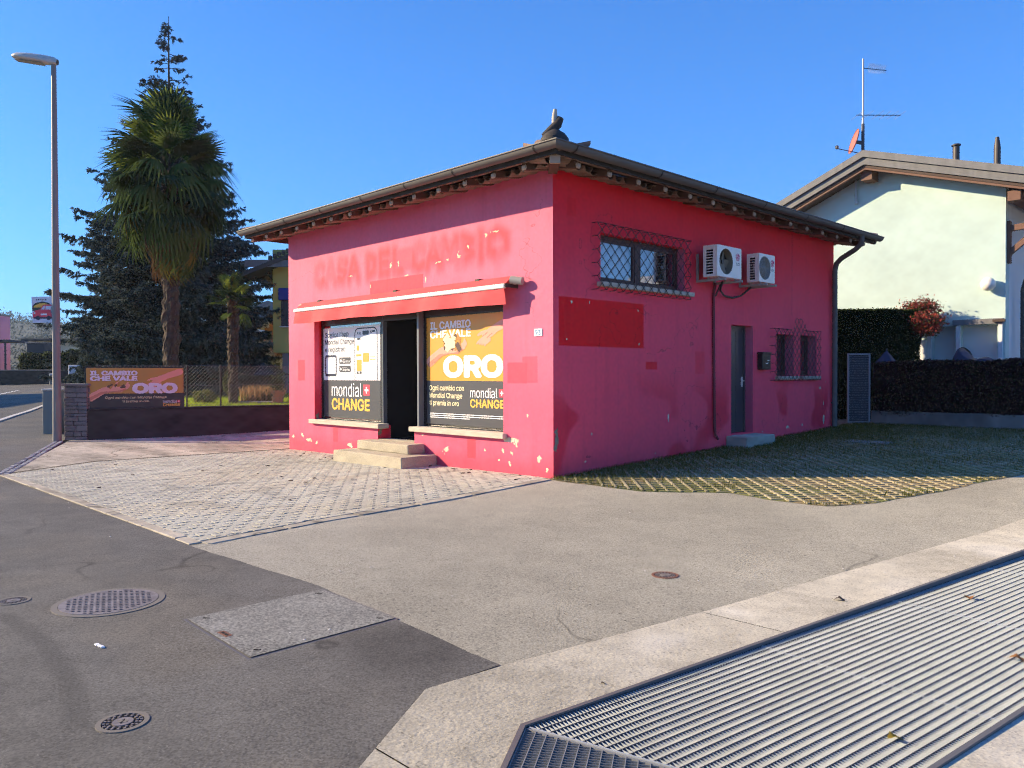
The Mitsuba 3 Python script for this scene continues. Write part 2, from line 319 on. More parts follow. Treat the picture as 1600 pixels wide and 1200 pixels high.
mat('awning_red', two(pr(proc(lambda p, n, uv: mi.Color3f(0.62, 0.068, 0.080) * (0.80 + 0.4 * fbm(p.x * 2.5, p.y * 2, p.z * 9, 3))), 0.8)))
mat('white_metal', pr([0.72, 0.70, 0.66], 0.4))
mat('grey_metal', pr([0.34, 0.32, 0.28], 0.45))
mat('black_frame', pr([0.012, 0.012, 0.014], 0.4))
mat('grey_frame', pr([0.13, 0.14, 0.15], 0.4))
mat('dark_room', pr([0.012, 0.011, 0.012], 0.9))
mat('sill_stone', pr(proc(lambda p, n, uv: mi.Color3f(0.47, 0.42, 0.34) * (0.75 + 0.5 * fbm(p.x * 8, p.y * 8, p.z * 16, 3))), 0.8))
def c_step(p, n, uv):
    v = 0.36 + 0.24 * (fbm(p.x * 3, p.y * 3, p.z * 5, 4) - 0.5) + 0.12 * (noise(p.x * 80, p.y * 80, p.z * 80) - 0.5)
    return mi.Color3f(v * 1.06, v * 0.94, v * 0.70)
mat('step_stone', bump(pr(proc(c_step), 0.85), lambda p, n, uv: noise(p.x * 70, p.y * 70, p.z * 70), 0.003, 2e-3))
mat('grey_concrete', pr(proc(lambda p, n, uv: mi.Color3f(0.35, 0.335, 0.275) * (0.6 + 0.8 * fbm(p.x * 4, p.y * 4, p.z * 6, 4))), 0.85))
mat('gutter_metal', pr(proc(lambda p, n, uv: mi.Color3f(0.125, 0.118, 0.110) * (0.75 + 0.5 * fbm(p.x * 2, p.y * 2, p.z * 9, 3))), 0.6, specular=0.3))
mat('brown_wood', pr(proc(lambda p, n, uv: mi.Color3f(0.10, 0.052, 0.035) * (0.6 + 0.8 * fbm(p.x * 6, p.y * 6, p.z * 20, 3))), 0.8))
mat('pale_wood', pr([0.40, 0.30, 0.22], 0.8))
mat('roof_tile', two(pr(proc(lambda p, n, uv: mi.Color3f(0.25, 0.165, 0.125) * (0.45 + 1.0 * fbm(p.x * 4, p.y * 4, p.z * 4, 3))), 0.85)))
mat('dark_tile', two(pr([0.035, 0.030, 0.028], 0.8)))
mat('pale_mortar', pr([0.45, 0.40, 0.33], 0.9))
mat('window_wood', pr([0.075, 0.026, 0.020], 0.5))
mat('clear_glass', {'type': 'thindielectric', 'int_ior': 1.52})
mat('net_curtain', two(pr([0.30, 0.33, 0.37], 0.9)))
mat('iron', pr([0.022, 0.018, 0.017], 0.5))
mat('blue_door', pr(proc(lambda p, n, uv: mi.Color3f(0.055, 0.054, 0.058) * (0.85 + 0.3 * fbm(p.x * 3, p.y * 3, p.z, 2))), 0.35))
mat('ac_white', pr(proc(lambda p, n, uv: mi.Color3f(0.84, 0.80, 0.70) * (0.88 + 0.2 * fbm(p.x * 5, p.y * 5, p.z * 2, 3))), 0.4))
mat('ac_dark', pr([0.02, 0.02, 0.022], 0.5))
mat('ac_grille', pr([0.33, 0.32, 0.29], 0.5))
mat('ac_brown', pr([0.20, 0.17, 0.125], 0.6))
mat('logo_red', pr([0.55, 0.01, 0.09], 0.5))
mat('logo_grey', pr([0.16, 0.15, 0.16], 0.5))
mat('black_plastic', pr([0.012, 0.012, 0.013], 0.35))
mat('cable_red', pr([0.16, 0.015, 0.03], 0.6))
mat('plate_white', pr([0.62, 0.70, 0.76], 0.3))
mat('plate_blue', pr([0.10, 0.20, 0.38], 0.4))
mat('galvanized', pr(proc(lambda p, n, uv: mi.Color3f(0.42, 0.46, 0.49) * (0.85 + 0.3 * fbm(p.x * 9, p.y * 9, p.z * 30, 3))), 0.42, metallic=0.25, specular=0.6))
mat('galvanized_dark', pr([0.27, 0.28, 0.28], 0.5, metallic=0.3)); mat('gate_grey', pr([0.19, 0.195, 0.21], 0.5)); mat('gate_back', pr([0.03, 0.032, 0.04], 0.8))
mat('cross_steel_shade', pr([0.07, 0.07, 0.075], 0.6)); mat('frame_steel', pr([0.15, 0.142, 0.138], 0.5, metallic=0.3))
mat('cast_iron', pr(proc(lambda p, n, uv: mi.Color3f(0.23, 0.20, 0.19) * (0.6 + 0.8 * fbm(p.x * 20, p.y * 20, 0.0, 3))), 0.55, metallic=0.3))
mat('cast_ring', pr([0.16, 0.145, 0.125], 0.7))
mat('rust', pr([0.16, 0.07, 0.045], 0.8))
mat('hole_black', pr([0.008, 0.008, 0.008], 0.9))
def c_cover(p, n, uv):
    g = noise(p.x * 85, p.y * 85, 0.0); b = fbm(p.x * 3, p.y * 3, 0.0, 3)
    v = 0.185 + 0.18 * (g - 0.5) + 0.11 * (b - 0.5)
    return mi.Color3f(v * 1.02, v, v * 0.90)
mat('cover_fill', bump(pr(proc(c_cover), 0.85), h_grain, 0.005, 2e-3))
# prints
for k, c in dict(amber=(.66, .31, .04), print_white=(.80, .80, .80), print_grey=(.068, .068, .072), print_dark=(.03, .024, .03), print_cream=(.80, .70, .42), print_yellow=(.78, .45, .07), print_red=(.70, .07, .10), skin=(.70, .33, .23), skin_dark=(.50, .20, .13), print_navy=(.03, .035, .06), print_orange=(.86, .36, .06), print_lilac=(.66, .64, .72), gold=(.42, .20, .04), print_pale=(.62, .66, .74), print_brown=(.10, .05, .03)).items():
    mat(k, pr(c, 0.35, specular=0.4))
# plants
def leafy(key, c, tr=0.35, rough=0.6):
    return mat(key, {'type': 'principledthin', 'base_color': {'type': 'rgb', 'value': list(c)}, 'roughness': rough, 'diff_trans': tr, 'spec_trans': 0.0, 'eta': 1.4})
leafy('spruce_needle', (.048, .068, .066), 0.35); leafy('spruce_needle_pale', (.125, .155, .150), 0.35); leafy('spruce_brown', (.09, .070, .05), 0.2)
leafy('palm_green', (.085, .125, .036), 0.7, 0.22); leafy('palm_backlit', (.22, .27, .05), 0.9, 0.25); leafy('palm_deep', (.038, .064, .030), 0.4, 0.22); leafy('palm_yellow', (.24, .18, .04), 0.8); leafy('palm_dead', (.20, .12, .06), 0.4)  # the brightest green paints in sun shining through the fronds
leafy('hedge_green', (.050, .070, .018), 0.5); leafy('hedge_dark', (.018, .026, .012), 0.3); leafy('beech_purple', (.040, .018, .024), 0.5); leafy('beech_tan', (.15, .085, .05), 0.5)
leafy('shrub_red', (.30, .065, .055), 0.7); leafy('shrub_green', (.05, .06, .02), 0.6)
leafy('grass_green', (.100, .108, .018), 0.8); leafy('grass_dry', (.26, .22, .09), 0.8); leafy('lawn_green', (.30, .38, .04), 1.0); leafy('flower_orange', (.36, .22, .11), 0.9); leafy('far_leaf', (.05, .065, .03), 0.6); leafy('far_leaf_light', (.11, .13, .04), 0.8); leafy('dead_leaf', (.30, .14, .06), 0.4, 0.7); leafy('hill_leaf', (.016, .022, .018), 0.1, 0.95)
mat('bark', pr(proc(lambda p, n, uv: mi.Color3f(0.06, 0.045, 0.035) * (0.5 + fbm(p.x * 9, p.y * 9, p.z * 4, 3))), 0.95))
mat('palm_fibre', pr(proc(lambda p, n, uv: mi.Color3f(0.060, 0.042, 0.030) * (0.4 + 1.2 * fbm(p.x * 16, p.y * 16, p.z * 9, 3))), 0.95))
# houses and the rest
def c_mint(p, n, uv):
    v = fbm(p.x * 0.9, p.y, p.z * 0.9, 4); s = fbm(p.x * 4, p.y, p.z * 4, 3)
    return mi.Color3f(0.46, 0.59, 0.56) * (0.82 + 0.22 * v + 0.12 * s)
mat('mint_plaster', pr(proc(c_mint), 0.9, specular=0.2))
mat('white_plaster', pr([0.62, 0.64, 0.65], 0.9))
mat('grey_fascia', pr(proc(lambda p, n, uv: mi.Color3f(0.150, 0.152, 0.158) * (0.7 + 0.6 * fbm(p.x * 9, p.y * 2, p.z * 2, 3))), 0.7))
mat('brown_beam', pr([0.15, 0.075, 0.05], 0.7))
mat('dark_brown', pr([0.055, 0.032, 0.025], 0.7))
mat('flue_metal', pr([0.045, 0.038, 0.036], 0.5))
mat('lamp_globe', pr([0.80, 0.78, 0.70], 0.25))
mat('dish_red', two(pr([0.40, 0.12, 0.08], 0.5)))
mat('aerial_metal', pr([0.42, 0.42, 0.42], 0.4, metallic=0.4))
mat('aerial_dark', pr([0.045, 0.05, 0.07], 0.5))
mat('blue_tarp', two(pr([0.025, 0.028, 0.07], 0.6)))
mat('yellow_plaster', pr(proc(lambda p, n, uv: mi.Color3f(0.52, 0.42, 0.12) * (0.8 + 0.4 * fbm(p.x, p.y, p.z, 3))), 0.9))
mat('orange_plaster', pr([0.50, 0.24, 0.11], 0.9)); mat('far_pink', pr([0.62, 0.25, 0.33], 0.9)); mat('cream_plaster', pr([0.62, 0.56, 0.40], 0.9))
mat('cobalt', pr([0.02, 0.03, 0.25], 0.6)); mat('shutter', pr([0.05, 0.05, 0.055], 0.7)); mat('slate_roof', pr([0.06, 0.055, 0.052], 0.8)); mat('house_glass', pr([0.08, 0.10, 0.13], 0.15))
mat('balcony_white', pr([0.55, 0.53, 0.50], 0.8)); mat('terracotta', pr([0.40, 0.17, 0.09], 0.8)); mat('garden_stone', pr([0.20, 0.19, 0.18], 0.9))
def c_slate(p, n, uv): return mi.Color3f(0.15, 0.14, 0.14) * (0.5 + 1.0 * fbm(p.x * 8, p.y * 8, p.z * 22, 3))
mat('slate_stone', pr(proc(c_slate), 0.85)); mat('slate_stone_light', pr([0.18, 0.17, 0.165], 0.85)); mat('slate_mortar', pr([0.03, 0.028, 0.028], 0.95))
mat('dark_wall', pr(proc(lambda p, n, uv: mi.Color3f(0.038, 0.038, 0.037) * (0.3 + 1.4 * fbm(p.x * 3, p.y * 3, p.z * 5, 4))), 0.95))
mat('lamp_post', pr(proc(lambda p, n, uv: mi.Color3f(0.21, 0.19, 0.17) * (0.8 + 0.4 * fbm(p.x * 9, p.y * 9, p.z * 1.2, 3))), 0.55))
mat('lamp_head', pr([0.50, 0.49, 0.45], 0.5)); mat('lamp_glass', pr([0.25, 0.23, 0.18], 0.2)); mat('cabinet_grey', pr([0.17, 0.18, 0.17], 0.6)); mat('cabinet_white', pr([0.50, 0.52, 0.55], 0.6))
mat('kerb_granite', pr([0.52, 0.50, 0.46], 0.85)); mat('cobble', pr(proc(lambda p, n, uv: mi.Color3f(0.33, 0.32, 0.31) * (0.6 + 0.8 * fbm(p.x * 7, p.y * 7, 0.0, 3))), 0.8)); mat('cobble_dark', pr([0.20, 0.19, 0.20], 0.8))
mat('road_paint', pr([0.7, 0.7, 0.68], 0.7)); mat('wire', pr([0.24, 0.25, 0.24], 0.4, metallic=0.4)); mat('post_green', pr([0.03, 0.035, 0.03], 0.5))
mat('hill_soil', pr([0.06, 0.06, 0.045], 0.95))
mat('lawn_base', pr(proc(lambda p, n, uv: mi.Color3f(0.20, 0.25, 0.04) * (0.6 + 0.8 * fbm(p.x * 2, p.y * 2, 0.0, 3))), 0.95))

# ------------------------------------------------------------------ the ground
g0 = np.array([0.1198, 0.9928]); p0 = np.array([0.9928, -0.1198]); gA = np.array([5.68, -6.31]); GW, GE = 1.29, 7.75     # the drain: start, direction, width, end
e2 = np.array([0.555, -0.83]); q2 = np.array([-0.83, -0.555]) * -1.0
def gp(s, t): return gA + g0 * s + p0 * t
mit = p0 + q2; mit /= np.linalg.norm(mit); MEND = gA + mit * (GW / (mit @ p0))
pit = Polygon([gA, gp(GE, 0), gp(GE, GW), MEND, MEND + e2 * 2.2, gA + e2 * 2.2])
NX = list(np.arange(-20, 21, 1.0)); NY = list(np.arange(-20, 25, 1.0))
FX = [-2500, -900, -400, -200, -120, -95, -80, -70, -60, -50, -42, -36, -30, -25] + NX + [25, 30, 40, 60, 100, 300, 900, 2500]
FY = [-2500, -600, -200, -100, -60, -40, -28] + NY + [28, 34, 42, 52, 64, 80, 100, 140, 220, 500, 2500]
struct('ground', drape(sbox(-2500, -2500, 2500, 2500).difference(pit), -0.03, FX, FY), 'earth', 'bare earth under the paving and around the houses', 'ground')
# dark asphalt pavement along the street, its edge against the drive slightly ragged
redge = rough_edge([(-7.4, -5.80), (0.92, -5.84), (2.91, -5.72), (3.86, -5.78), (5.05, -5.86)], 0.02, 0.09)
kerbL = [(18, -20), (0, -12.9), (-9, -9.1), (-16, -6.15), (-25.6, -2.08), (-28.4, -0.95), (-29.8, -0.33), (-34.64, 1.69), (-41, 4.6)]
road_poly = Polygon(redge + [(5.04, -6.36), (5.47, -7.02), (7.2, -9.6), (12, -17), (18, -20)] + kerbL[1:] + [(-40, 5.6), (-36, 3.6), (-18, -1.9), (-14.85, -2.75), (-14.3, -3.0)]).buffer(0)
struct('pavement', drape(road_poly, 0.006, FX, FY), 'road_asphalt', 'dark grey asphalt pavement across the left foreground', 'pavement')
street = Polygon(kerbL[::-1] + [(18, -40), (-60, -40), (-90, 4), (-66, 9), (-61.5, 5.6), (-57.5, 9.6), (-45, 10)]).buffer(0)
struct('street', drape(street, -0.012, FX, FY), 'road_asphalt', 'asphalt street curving away at the far left', 'street')
# granite kerb stones along the street
l = LineString(kerbL[2:]); kb = thing('street_kerb', 'pale granite kerb between the pavement and the street at the left', 'kerb', kind='structure')
s = 0.0
while s < l.length - 1.2:
    a, b = l.interpolate(s), l.interpolate(s + 1.17); c = LineString([a, b]).buffer(0.09, cap_style=2)
    m = ext(c, 0.13); m.apply_translation((0, 0, float(G(a.x, a.y)) - 0.08)); 
    dz = float(G(b.x, b.y) - G(a.x, a.y)); v = np.array(m.vertices); tt = np.clip(((v[:, 0] - a.x) * (b.x - a.x) + (v[:, 1] - a.y) * (b.y - a.y)) / (1.17 ** 2), 0, 1); v[:, 2] += tt * dz
    put(kb + '__kerb_stone', tm(v, m.faces), 'kerb_granite'); s += 1.2
def gpx(X, Y):    # only used to lay out the far lane lines, in metres from a far point
    return None
for a, b in (((-37.5, -2.6), (-52, 4.2)), ((-34.0, -5.2), (-60, 1.8))):
    l = LineString([a, b]).buffer(0.07, cap_style=2)
    m = drape(l, -0.006, FX, FY); k = put('lane_line', m, 'road_paint'); labels[k] = {'label': 'white painted line on the street at the far left', 'category': 'road marking', 'kind': 'structure'}
# the drive of pale, coarse asphalt
turf_edge = rough_edge([(0.04, -0.12), (0.9, -0.16), (1.72, -0.14), (2.3, 0.22), (2.75, 0.50), (3.4, 0.36), (4.1, 0.39), (4.40, 0.9), (4.55, 1.5), (4.75, 2.4), (4.92, 3.3), (5.15, 4.27), (5.6, 7.0), (6.4, 11.0)], 0.05, 0.1, 3)
drive = Polygon([(0.85, -5.95), (5.06, -5.95), (5.08, -5.85), (5.30, -4.29), (5.93, 0.93), (7.2, 11.3), (0.05, 11.3), (0.05, -0.02), (0.0, 0.0), (-0.05, -0.05), (0.42, -2.4), (0.62, -4.34)])
struct('driveway', drape(drive.buffer(0), 0.0, NX, NY), 'drive_asphalt', 'pale worn asphalt driveway in front of the shop corner', 'driveway')
# concrete apron in slabs around the drain
ap_out = Polygon([(5.04, -6.36), (5.08, -5.85), (5.30, -4.29), (5.93, 0.93), (6.6, 6.5), (9.5, 6.2), (8.9, -2), (8.6, -6), (8.6, -11), (7.2, -9.6), (5.47, -7.02)])
aslab = thing('concrete_apron', 'pale concrete slabs bordering the steel drain grating', 'pavement', kind='structure')
hole = pit.buffer(0.015, join_style=2)
cuts = [(-20, -6.9), (-6.9, -4.27), (-4.27, 1.4), (1.4, 8)]
for y0, y1 in cuts:
    sl = ap_out.intersection(sbox(0, y0 + 0.004, 20, y1 - 0.004)).difference(hole)
    for g in getattr(sl, 'geoms', [sl]):
        if g.area > 0.05: put(aslab + '__slab', cat([drape(g, 0.012, NX, NY)]), 'apron_concrete')
# the pit below the grating
PW = [gA, gp(GE, 0), gp(GE, GW), MEND, MEND + e2 * 2.2, gA + e2 * 2.2]
ws = []
for a, b in zip(PW, PW[1:] + PW[:1]):
    ws.append(tm([(*a, -0.6), (*b, -0.6), (*b, float(G(*b)) + 0.0), (*a, float(G(*a)) + 0.0)], [(0, 1, 2), (0, 2, 3), (0, 2, 1), (0, 3, 2)]))
fl = tri_poly(pit); ws.append(tm(np.column_stack([fl[0], np.full(len(fl[0]), -0.6)]), fl[1]))
struct('drain_channel', cat(ws), 'channel_shade', 'dark channel under the steel grating', 'drain')  # channel coloured near black to keep the shade below the bars
# steel frame and the grating panels, bar by bar
fk = thing('edge_frame', 'dark steel edge frame set in concrete around the drain gratings', 'frame')
fr = pit.buffer(0.014, join_style=2).difference(pit.buffer(-0.010, join_style=2))
m = ext(fr, 0.05); v = np.array(m.vertices); v[:, 2] += G(v[:, 0], v[:, 1]) - 0.030; put(fk + '__edge_angle', tm(v, m.faces), 'frame_steel')
def grating(n, label, O, d, w, s0, s1, clip=None, pitch=0.0210, shade_tone=False):
    t = thing('drain_grating', label, 'grating')
    M = 'galvanized_dark' if shade_tone else 'galvanized'  # the turned panel takes a darker zinc that paints its bars' shade
    def zz(a): return float(G(*a)) + 0.010
    s = s0 + 0.006
    def span(sc):
        a, b = O + d * sc + w * 0.012, O + d * sc + w * (GW - 0.012)
        if clip is None: return a, b
        l = LineString([a, b]).intersection(clip)
        if l.is_empty or l.length < 0.02: return None
        c = list(l.coords); return np.array(c[0]), np.array(c[-1])
    while s < s1 - 0.004:
        r = span(s)
        if r is not None: put(t + '__bearing_bar', bar((*r[0], zz(r[0]) - 0.019), (*r[1], zz(r[1]) - 0.019), 0.0019, 0.038), M)
        s += pitch
    nb = 25
    for i in range(nb + 1):
        q = 0.014 + (GW - 0.028) * i / nb
        a, b = O + d * s0 + w * q, O + d * s1 + w * q
        if clip is not None:
            l = LineString([a, b]).intersection(clip)
            if l.is_empty or l.length < 0.02: continue
            c = list(l.coords); a, b = np.array(c[0]), np.array(c[-1])
        put(t + '__cross_bar', bar((*a, zz(a) - 0.0155), (*b, zz(b) - 0.0155), 0.0035, 0.034), 'cross_steel_shade' if not shade_tone else M)  # cross bars coloured dark to deepen the shade between the bars
    for sc in (s0 + 0.003, s1 - 0.003):
        r = span(sc)
        if r is not None and clip is None: put(t + '__end_bar', bar((*r[0], zz(r[0]) - 0.018), (*r[1], zz(r[1]) - 0.018), 0.007, 0.040), M)
    if clip is not None:
        for (a, b) in ((gA, MEND),):
            o = (d * 0.010 if d is g0 else d * 0.010)
            put(t + '__end_bar', bar((*(a + o + mit * .02), 0.010 - 0.018), (*(b + o - mit * .02), 0.010 - 0.018), 0.007, 0.040), M)
main = Polygon([gA + g0 * .014, gp(GE, 0), gp(GE, GW), MEND + g0 * .014]); sidep = Polygon([gA + e2 * .014, MEND + e2 * .014, MEND + e2 * 2.2, gA + e2 * 2.2])
J = [0.0, 1.74, 3.24, 4.74, 6.24, 7.74]
grating(0, 'steel drain grating cut at a slant at the near corner, largest lit grating', gA, g0, p0, 0.0, J[1] - 0.003, clip=main)
grating(1, 'second lit steel drain grating from the slanted near corner, a dead leaf lying on it', gA, g0, p0, J[1], J[2] - 0.003)
grating(2, 'steel drain grating beyond the row of joint tabs, at the right picture edge', gA, g0, p0, J[2], J[3] - 0.003)
grating(3, 'farthest steel drain grating, cut off by the right edge of the picture', gA, g0, p0, J[3], J[4] - 0.003)
grating(4, 'shaded blue-grey drain grating with bars turned, at the bottom edge of the picture', gA, e2, q2, 0.0, 0.9, clip=sidep, shade_tone=True)

# ---- forecourt of interlocking pavers
fore = Polygon([(-7.24, -5.62), (0.72, -5.70), (0.50, -4.34), (0.30, -2.39), (-0.10, -0.06), (-0.3, 0.0), (-8.06, 0.0), (-8.39, -3.92)])
bed = Polygon([(-7.3, -5.80), (0.90, -5.84), (0.62, -4.34), (0.42, -2.4), (0.0, 0.0), (-8.2, 0.02), (-8.6, -3.9)])
fc = thing('forecourt', 'forecourt of pale interlocking concrete pavers before the shop steps', 'paving', kind='structure')
put(fc + '__joint_bed', drape(bed, -0.001, NX, NY), 'joint_sand')
PX, PY = 0.14, 0.20
def paver_poly(cx, cy, h=0):
    a, b, w = PY / 2 - 0.0045, PX / 2 - 0.0045, 0.014
    pts = [(-b - w, -a), (b - w, -a), (b - w, -a * .42), (b + w, -a * .30), (b + w, a * .30), (b - w, a * .42), (b - w, a), (-b - w, a), (-b - w, a * .42), (-b + w, a * .30), (-b + w, -a * .30), (-b - w, -a * .42)]
    return Polygon([(cx + p[0], cy + p[1]) for p in pts])
def raised(g, z0, z1, ch=0.006):
    """a stone with a chamfered top edge"""
    inner = g.buffer(-ch, join_style=2)
    if inner.geom_type != 'Polygon' or inner.is_empty: inner = g
    oc = np.array(g.exterior.coords)[:-1]; ic = np.array(inner.exterior.coords)[:-1]
    if len(oc) != len(ic): ic = oc.copy(); ic = (ic - ic.mean(0)) * 0.93 + ic.mean(0); inner = Polygon(ic)
    k = np.argmin(((ic - oc[0]) ** 2).sum(1)); ic = np.roll(ic, -k, 0)
    if Polygon(oc).exterior.is_ccw != Polygon(ic).exterior.is_ccw: ic = ic[::-1]; ic = np.roll(ic, 1, 0)
    n = len(oc); hz = lambda q: G(q[:, 0], q[:, 1])
    V = [np.column_stack([oc, hz(oc) + z0]), np.column_stack([oc, hz(oc) + z1 - ch * .7]), np.column_stack([ic, hz(ic) + z1])]
    F = []
    for r in range(2):
        for j in range(n): F += [(r * n + j, r * n + (j + 1) % n, (r + 1) * n + (j + 1) % n), (r * n + j, (r + 1) * n + (j + 1) % n, (r + 1) * n + j)]
    if not Polygon(oc).exterior.is_ccw: F = [f[::-1] for f in F]
    tp = tri_poly(Polygon(ic)); V.append(np.column_stack([tp[0], hz(tp[0]) + z1])); F += [tuple(f + 3 * n) for f in tp[1]]
    return tm(np.vstack(V), F)
stones = []
for i in range(-62, 8):
    for j in range(-32, 2):
        cx, cy = i * PX, j * PY + (PY / 2 if i % 2 else 0)
        g = paver_poly(cx, cy); g = affinity.rotate(g, random.uniform(-.6, .6))
        if not fore.intersects(g): continue
        if not fore.contains(g):
            g = g.intersection(fore)
            if g.geom_type != 'Polygon' or g.area < 0.0015: continue
            g = g.simplify(0.003)
        stones.append((math.hypot(cx - EYE[0], cy - EYE[1]), g))
stones.sort(key=lambda s: s[0])
rest = []
for n, (d, g) in enumerate(stones):
    m = raised(g, -0.010, 0.009 + random.uniform(-.0025, .0025), 0.004)
    if n < 300: put(fc + '__paver', m, 'paver_stone')
    else: rest.append(m)
k = put(fc + '__far_pavers', cat(rest), 'paver_stone'); say(k, kind='stuff')
# weathered border kerbs of the forecourt
def border(pts, w, mname, L=0.95, key='border_kerb', z1=0.012):
    l = LineString(pts); s = 0
    while s < l.length - 0.2:
        e = min(s + L - 0.012 + random.uniform(-.03, .03), l.length)
        seg = shapely.ops.substring(l, s, e).buffer(w / 2, cap_style=2)
        if seg.geom_type == 'Polygon':
            c = Polygon(rough_edge(list(seg.exterior.coords), 0.008, 0.06, 5))
            if c.is_valid: put(fc + '__' + key, raised(c.buffer(0), -0.01, z1 + random.uniform(-.003, .004), 0.008), mname)
        s = e + 0.012
border([(-7.2, -5.69), (0.78, -5.765)], 0.13, 'strip_concrete')
border([(0.83, -5.7), (0.60, -4.34), (0.41, -2.39), (0.02, -0.15)], 0.15, 'strip_concrete')
# the concrete strip beside it, with a row of granite setts along the pavement
struct('concrete_strip', drape(Polygon([(-7.45, -5.62), (-8.6, -3.9), (-8.25, 0.02), (-8.2, 3.3), (-14.0, 3.2), (-14.5, -2.75)]), 0.004, NX, NY), 'strip_concrete', 'weathered concrete strip between the pavers and the dark garden wall', 'pavement')
sk = thing('sett_edging', 'row of small granite setts along the dark pavement', 'edging', kind='structure')
l = LineString([(-7.28, -5.72), (-14.42, -3.02)]); s = 0.0
while s < l.length - 0.15:
    for o in (-0.07, 0.05):
        a = l.interpolate(s); b = l.interpolate(s + 0.11); dx, dy = (b.x - a.x) / 0.11, (b.y - a.y) / 0.11
        c = Polygon([(a.x - dy * (o - .05), a.y + dx * (o - .05)), (b.x - dy * (o - .05), b.y + dx * (o - .05)), (b.x - dy * (o + .05), b.y + dx * (o + .05)), (a.x - dy * (o + .05), a.y + dx * (o + .05))]).buffer(-random.uniform(.003, .012))
        put(sk + '__sett', raised(c, -0.01, 0.016 + random.uniform(-.006, .008), 0.01), 'cobble' if random.random() < .7 else 'cobble_dark')
    s += 0.125

# ---- grass paving to the right of the shop
turf = Polygon([(0.0, -0.02)] + turf_edge + [(6.4, 11.05), (0.0, 11.05)]).buffer(0)
struct('turf_soil', drape(turf, 0.004, NX, NY), 'mossy_soil', 'mossy soil between the grass paver ribs', 'soil')
ribs = []
A, B = np.array([0.7071, -0.7071]), np.array([0.7071, 0.7071])
for dvec, nvec, pit_, w, zt in ((A, B, 0.165, 0.030, 0.026), (B, A, 0.150, 0.022, 0.023)):
    for i in range(-110, 111):
        o = nvec * i * pit_; L0 = LineString([o - dvec * 20, o + dvec * 20]).intersection(turf.buffer(-0.02))
        for seg in getattr(L0, 'geoms', [L0]):
            if seg.is_empty or seg.length < 0.05: continue
            n = max(1, int(seg.length / 0.9))
            for j in range(n):
                a, b = seg.interpolate(j / n, normalized=True), seg.interpolate((j + 1) / n, normalized=True)
                za, zb = float(G(a.x, a.y)), float(G(b.x, b.y))
                h = random.uniform(-.003, .003)
                ribs.append(bar((a.x, a.y, za + zt - .024 + h), (b.x, b.y, zb + zt - .024 + h), w, 0.03))
k = struct('turf_lattice', cat(ribs), 'lattice_concrete', 'diamond lattice of concrete grass pavers beside the shop', 'paving'); labels[k]['kind'] = 'stuff'
def blades(pts, hmin, hmax, w, lean=0.5):
    n = len(pts); a = R.uniform(0, 2 * np.pi, n); h = R.uniform(hmin, hmax, n); b = R.uniform(0, 2 * np.pi, n); ln = R.uniform(0, lean, n) * h
    dx, dy = np.cos(a) * w / 2, np.sin(a) * w / 2
    P = np.asarray(pts, float); tip = P + np.stack([np.cos(b) * ln, np.sin(b) * ln, h], 1); off = np.stack([dx, dy, 0 * dx], 1); mid = P + (tip - P) * 0.55 + np.stack([0 * h, 0 * h, h * .12], 1)
    V = np.stack([P - off, P + off, mid + off * .7, mid - off * .7, tip], 1).reshape(-1, 3); i = np.arange(n)[:, None] * 5
    F = np.concatenate([i + [0, 1, 2], i + [0, 2, 3], i + [3, 2, 4]]); return tm(V, F)
def scatter(poly, n, seed=0):
    x0, y0, x1, y1 = poly.bounds; q = np.random.default_rng(seed).uniform((x0, y0), (x1, y1), (n, 2))
    return q[shapely.contains_xy(poly, q[:, 0], q[:, 1])]
q = scatter(turf, 150000, 3)
near = np.exp(-np.clip(q[:, 0], 0, 9) / (0.45 + 0.16 * np.clip(q[:, 1], 0, 9))); far = np.clip((q[:, 1] - 8) / 3, 0, 1) * 0.35
cl = meshkit.fbm(np.column_stack([q * 1.3, q[:, 0] * 0]), 3); edge = np.array(shapely.distance(shapely.points(q), LineString(turf_edge))) < 0.10
lip = edge & ((q[:, 0] < 1.9) | (meshkit.noise(np.column_stack([q * 1.7, q[:, 0] * 0 + 9])) > .55))
keep = R.uniform(0, 1, len(q)) < np.clip(near * 1.2 + far + 0.12 * (cl > 0.52) + 0.04 + 0.5 * lip, 0, 1) * 0.75
q = q[keep]; q = np.column_stack([q, G(q[:, 0], q[:, 1]) + 0.004])
dry = R.uniform(0, 1, len(q)) < 0.16 + 0.4 * (meshkit.noise(np.column_stack([q[:, :2] * 1.1, q[:, 0] * 0 + 4])) > 0.6) * (q[:, 0] > 1.2)
struct('turf_grass', blades(q[~dry], 0.02, 0.075, 0.008), 'grass_green', 'low green grass growing along the shop wall and in the lattice', 'grass'); labels['turf_grass']['kind'] = 'stuff'
struct('dry_grass', blades(q[dry], 0.02, 0.06, 0.008), 'grass_dry', 'dry straw-coloured grass in the sunlit lattice', 'grass'); labels['dry_grass']['kind'] = 'stuff'
mat('slab_grey', pr(proc(lambda p, n, uv: mi.Color3f(0.21, 0.20, 0.17) * (0.4 + 1.2 * fbm(p.x * 4, p.y * 4, 0.0, 4))), 0.9))
k = thing('inspection_slab', 'flat concrete inspection slab set in the shaded grass paving', 'slab')
c = Polygon([(1.45, 6.85), (2.3, 6.85), (2.3, 7.3), (1.45, 7.3)]); put(k + '__lid', raised(c, 0.0, 0.022), 'slab_grey')

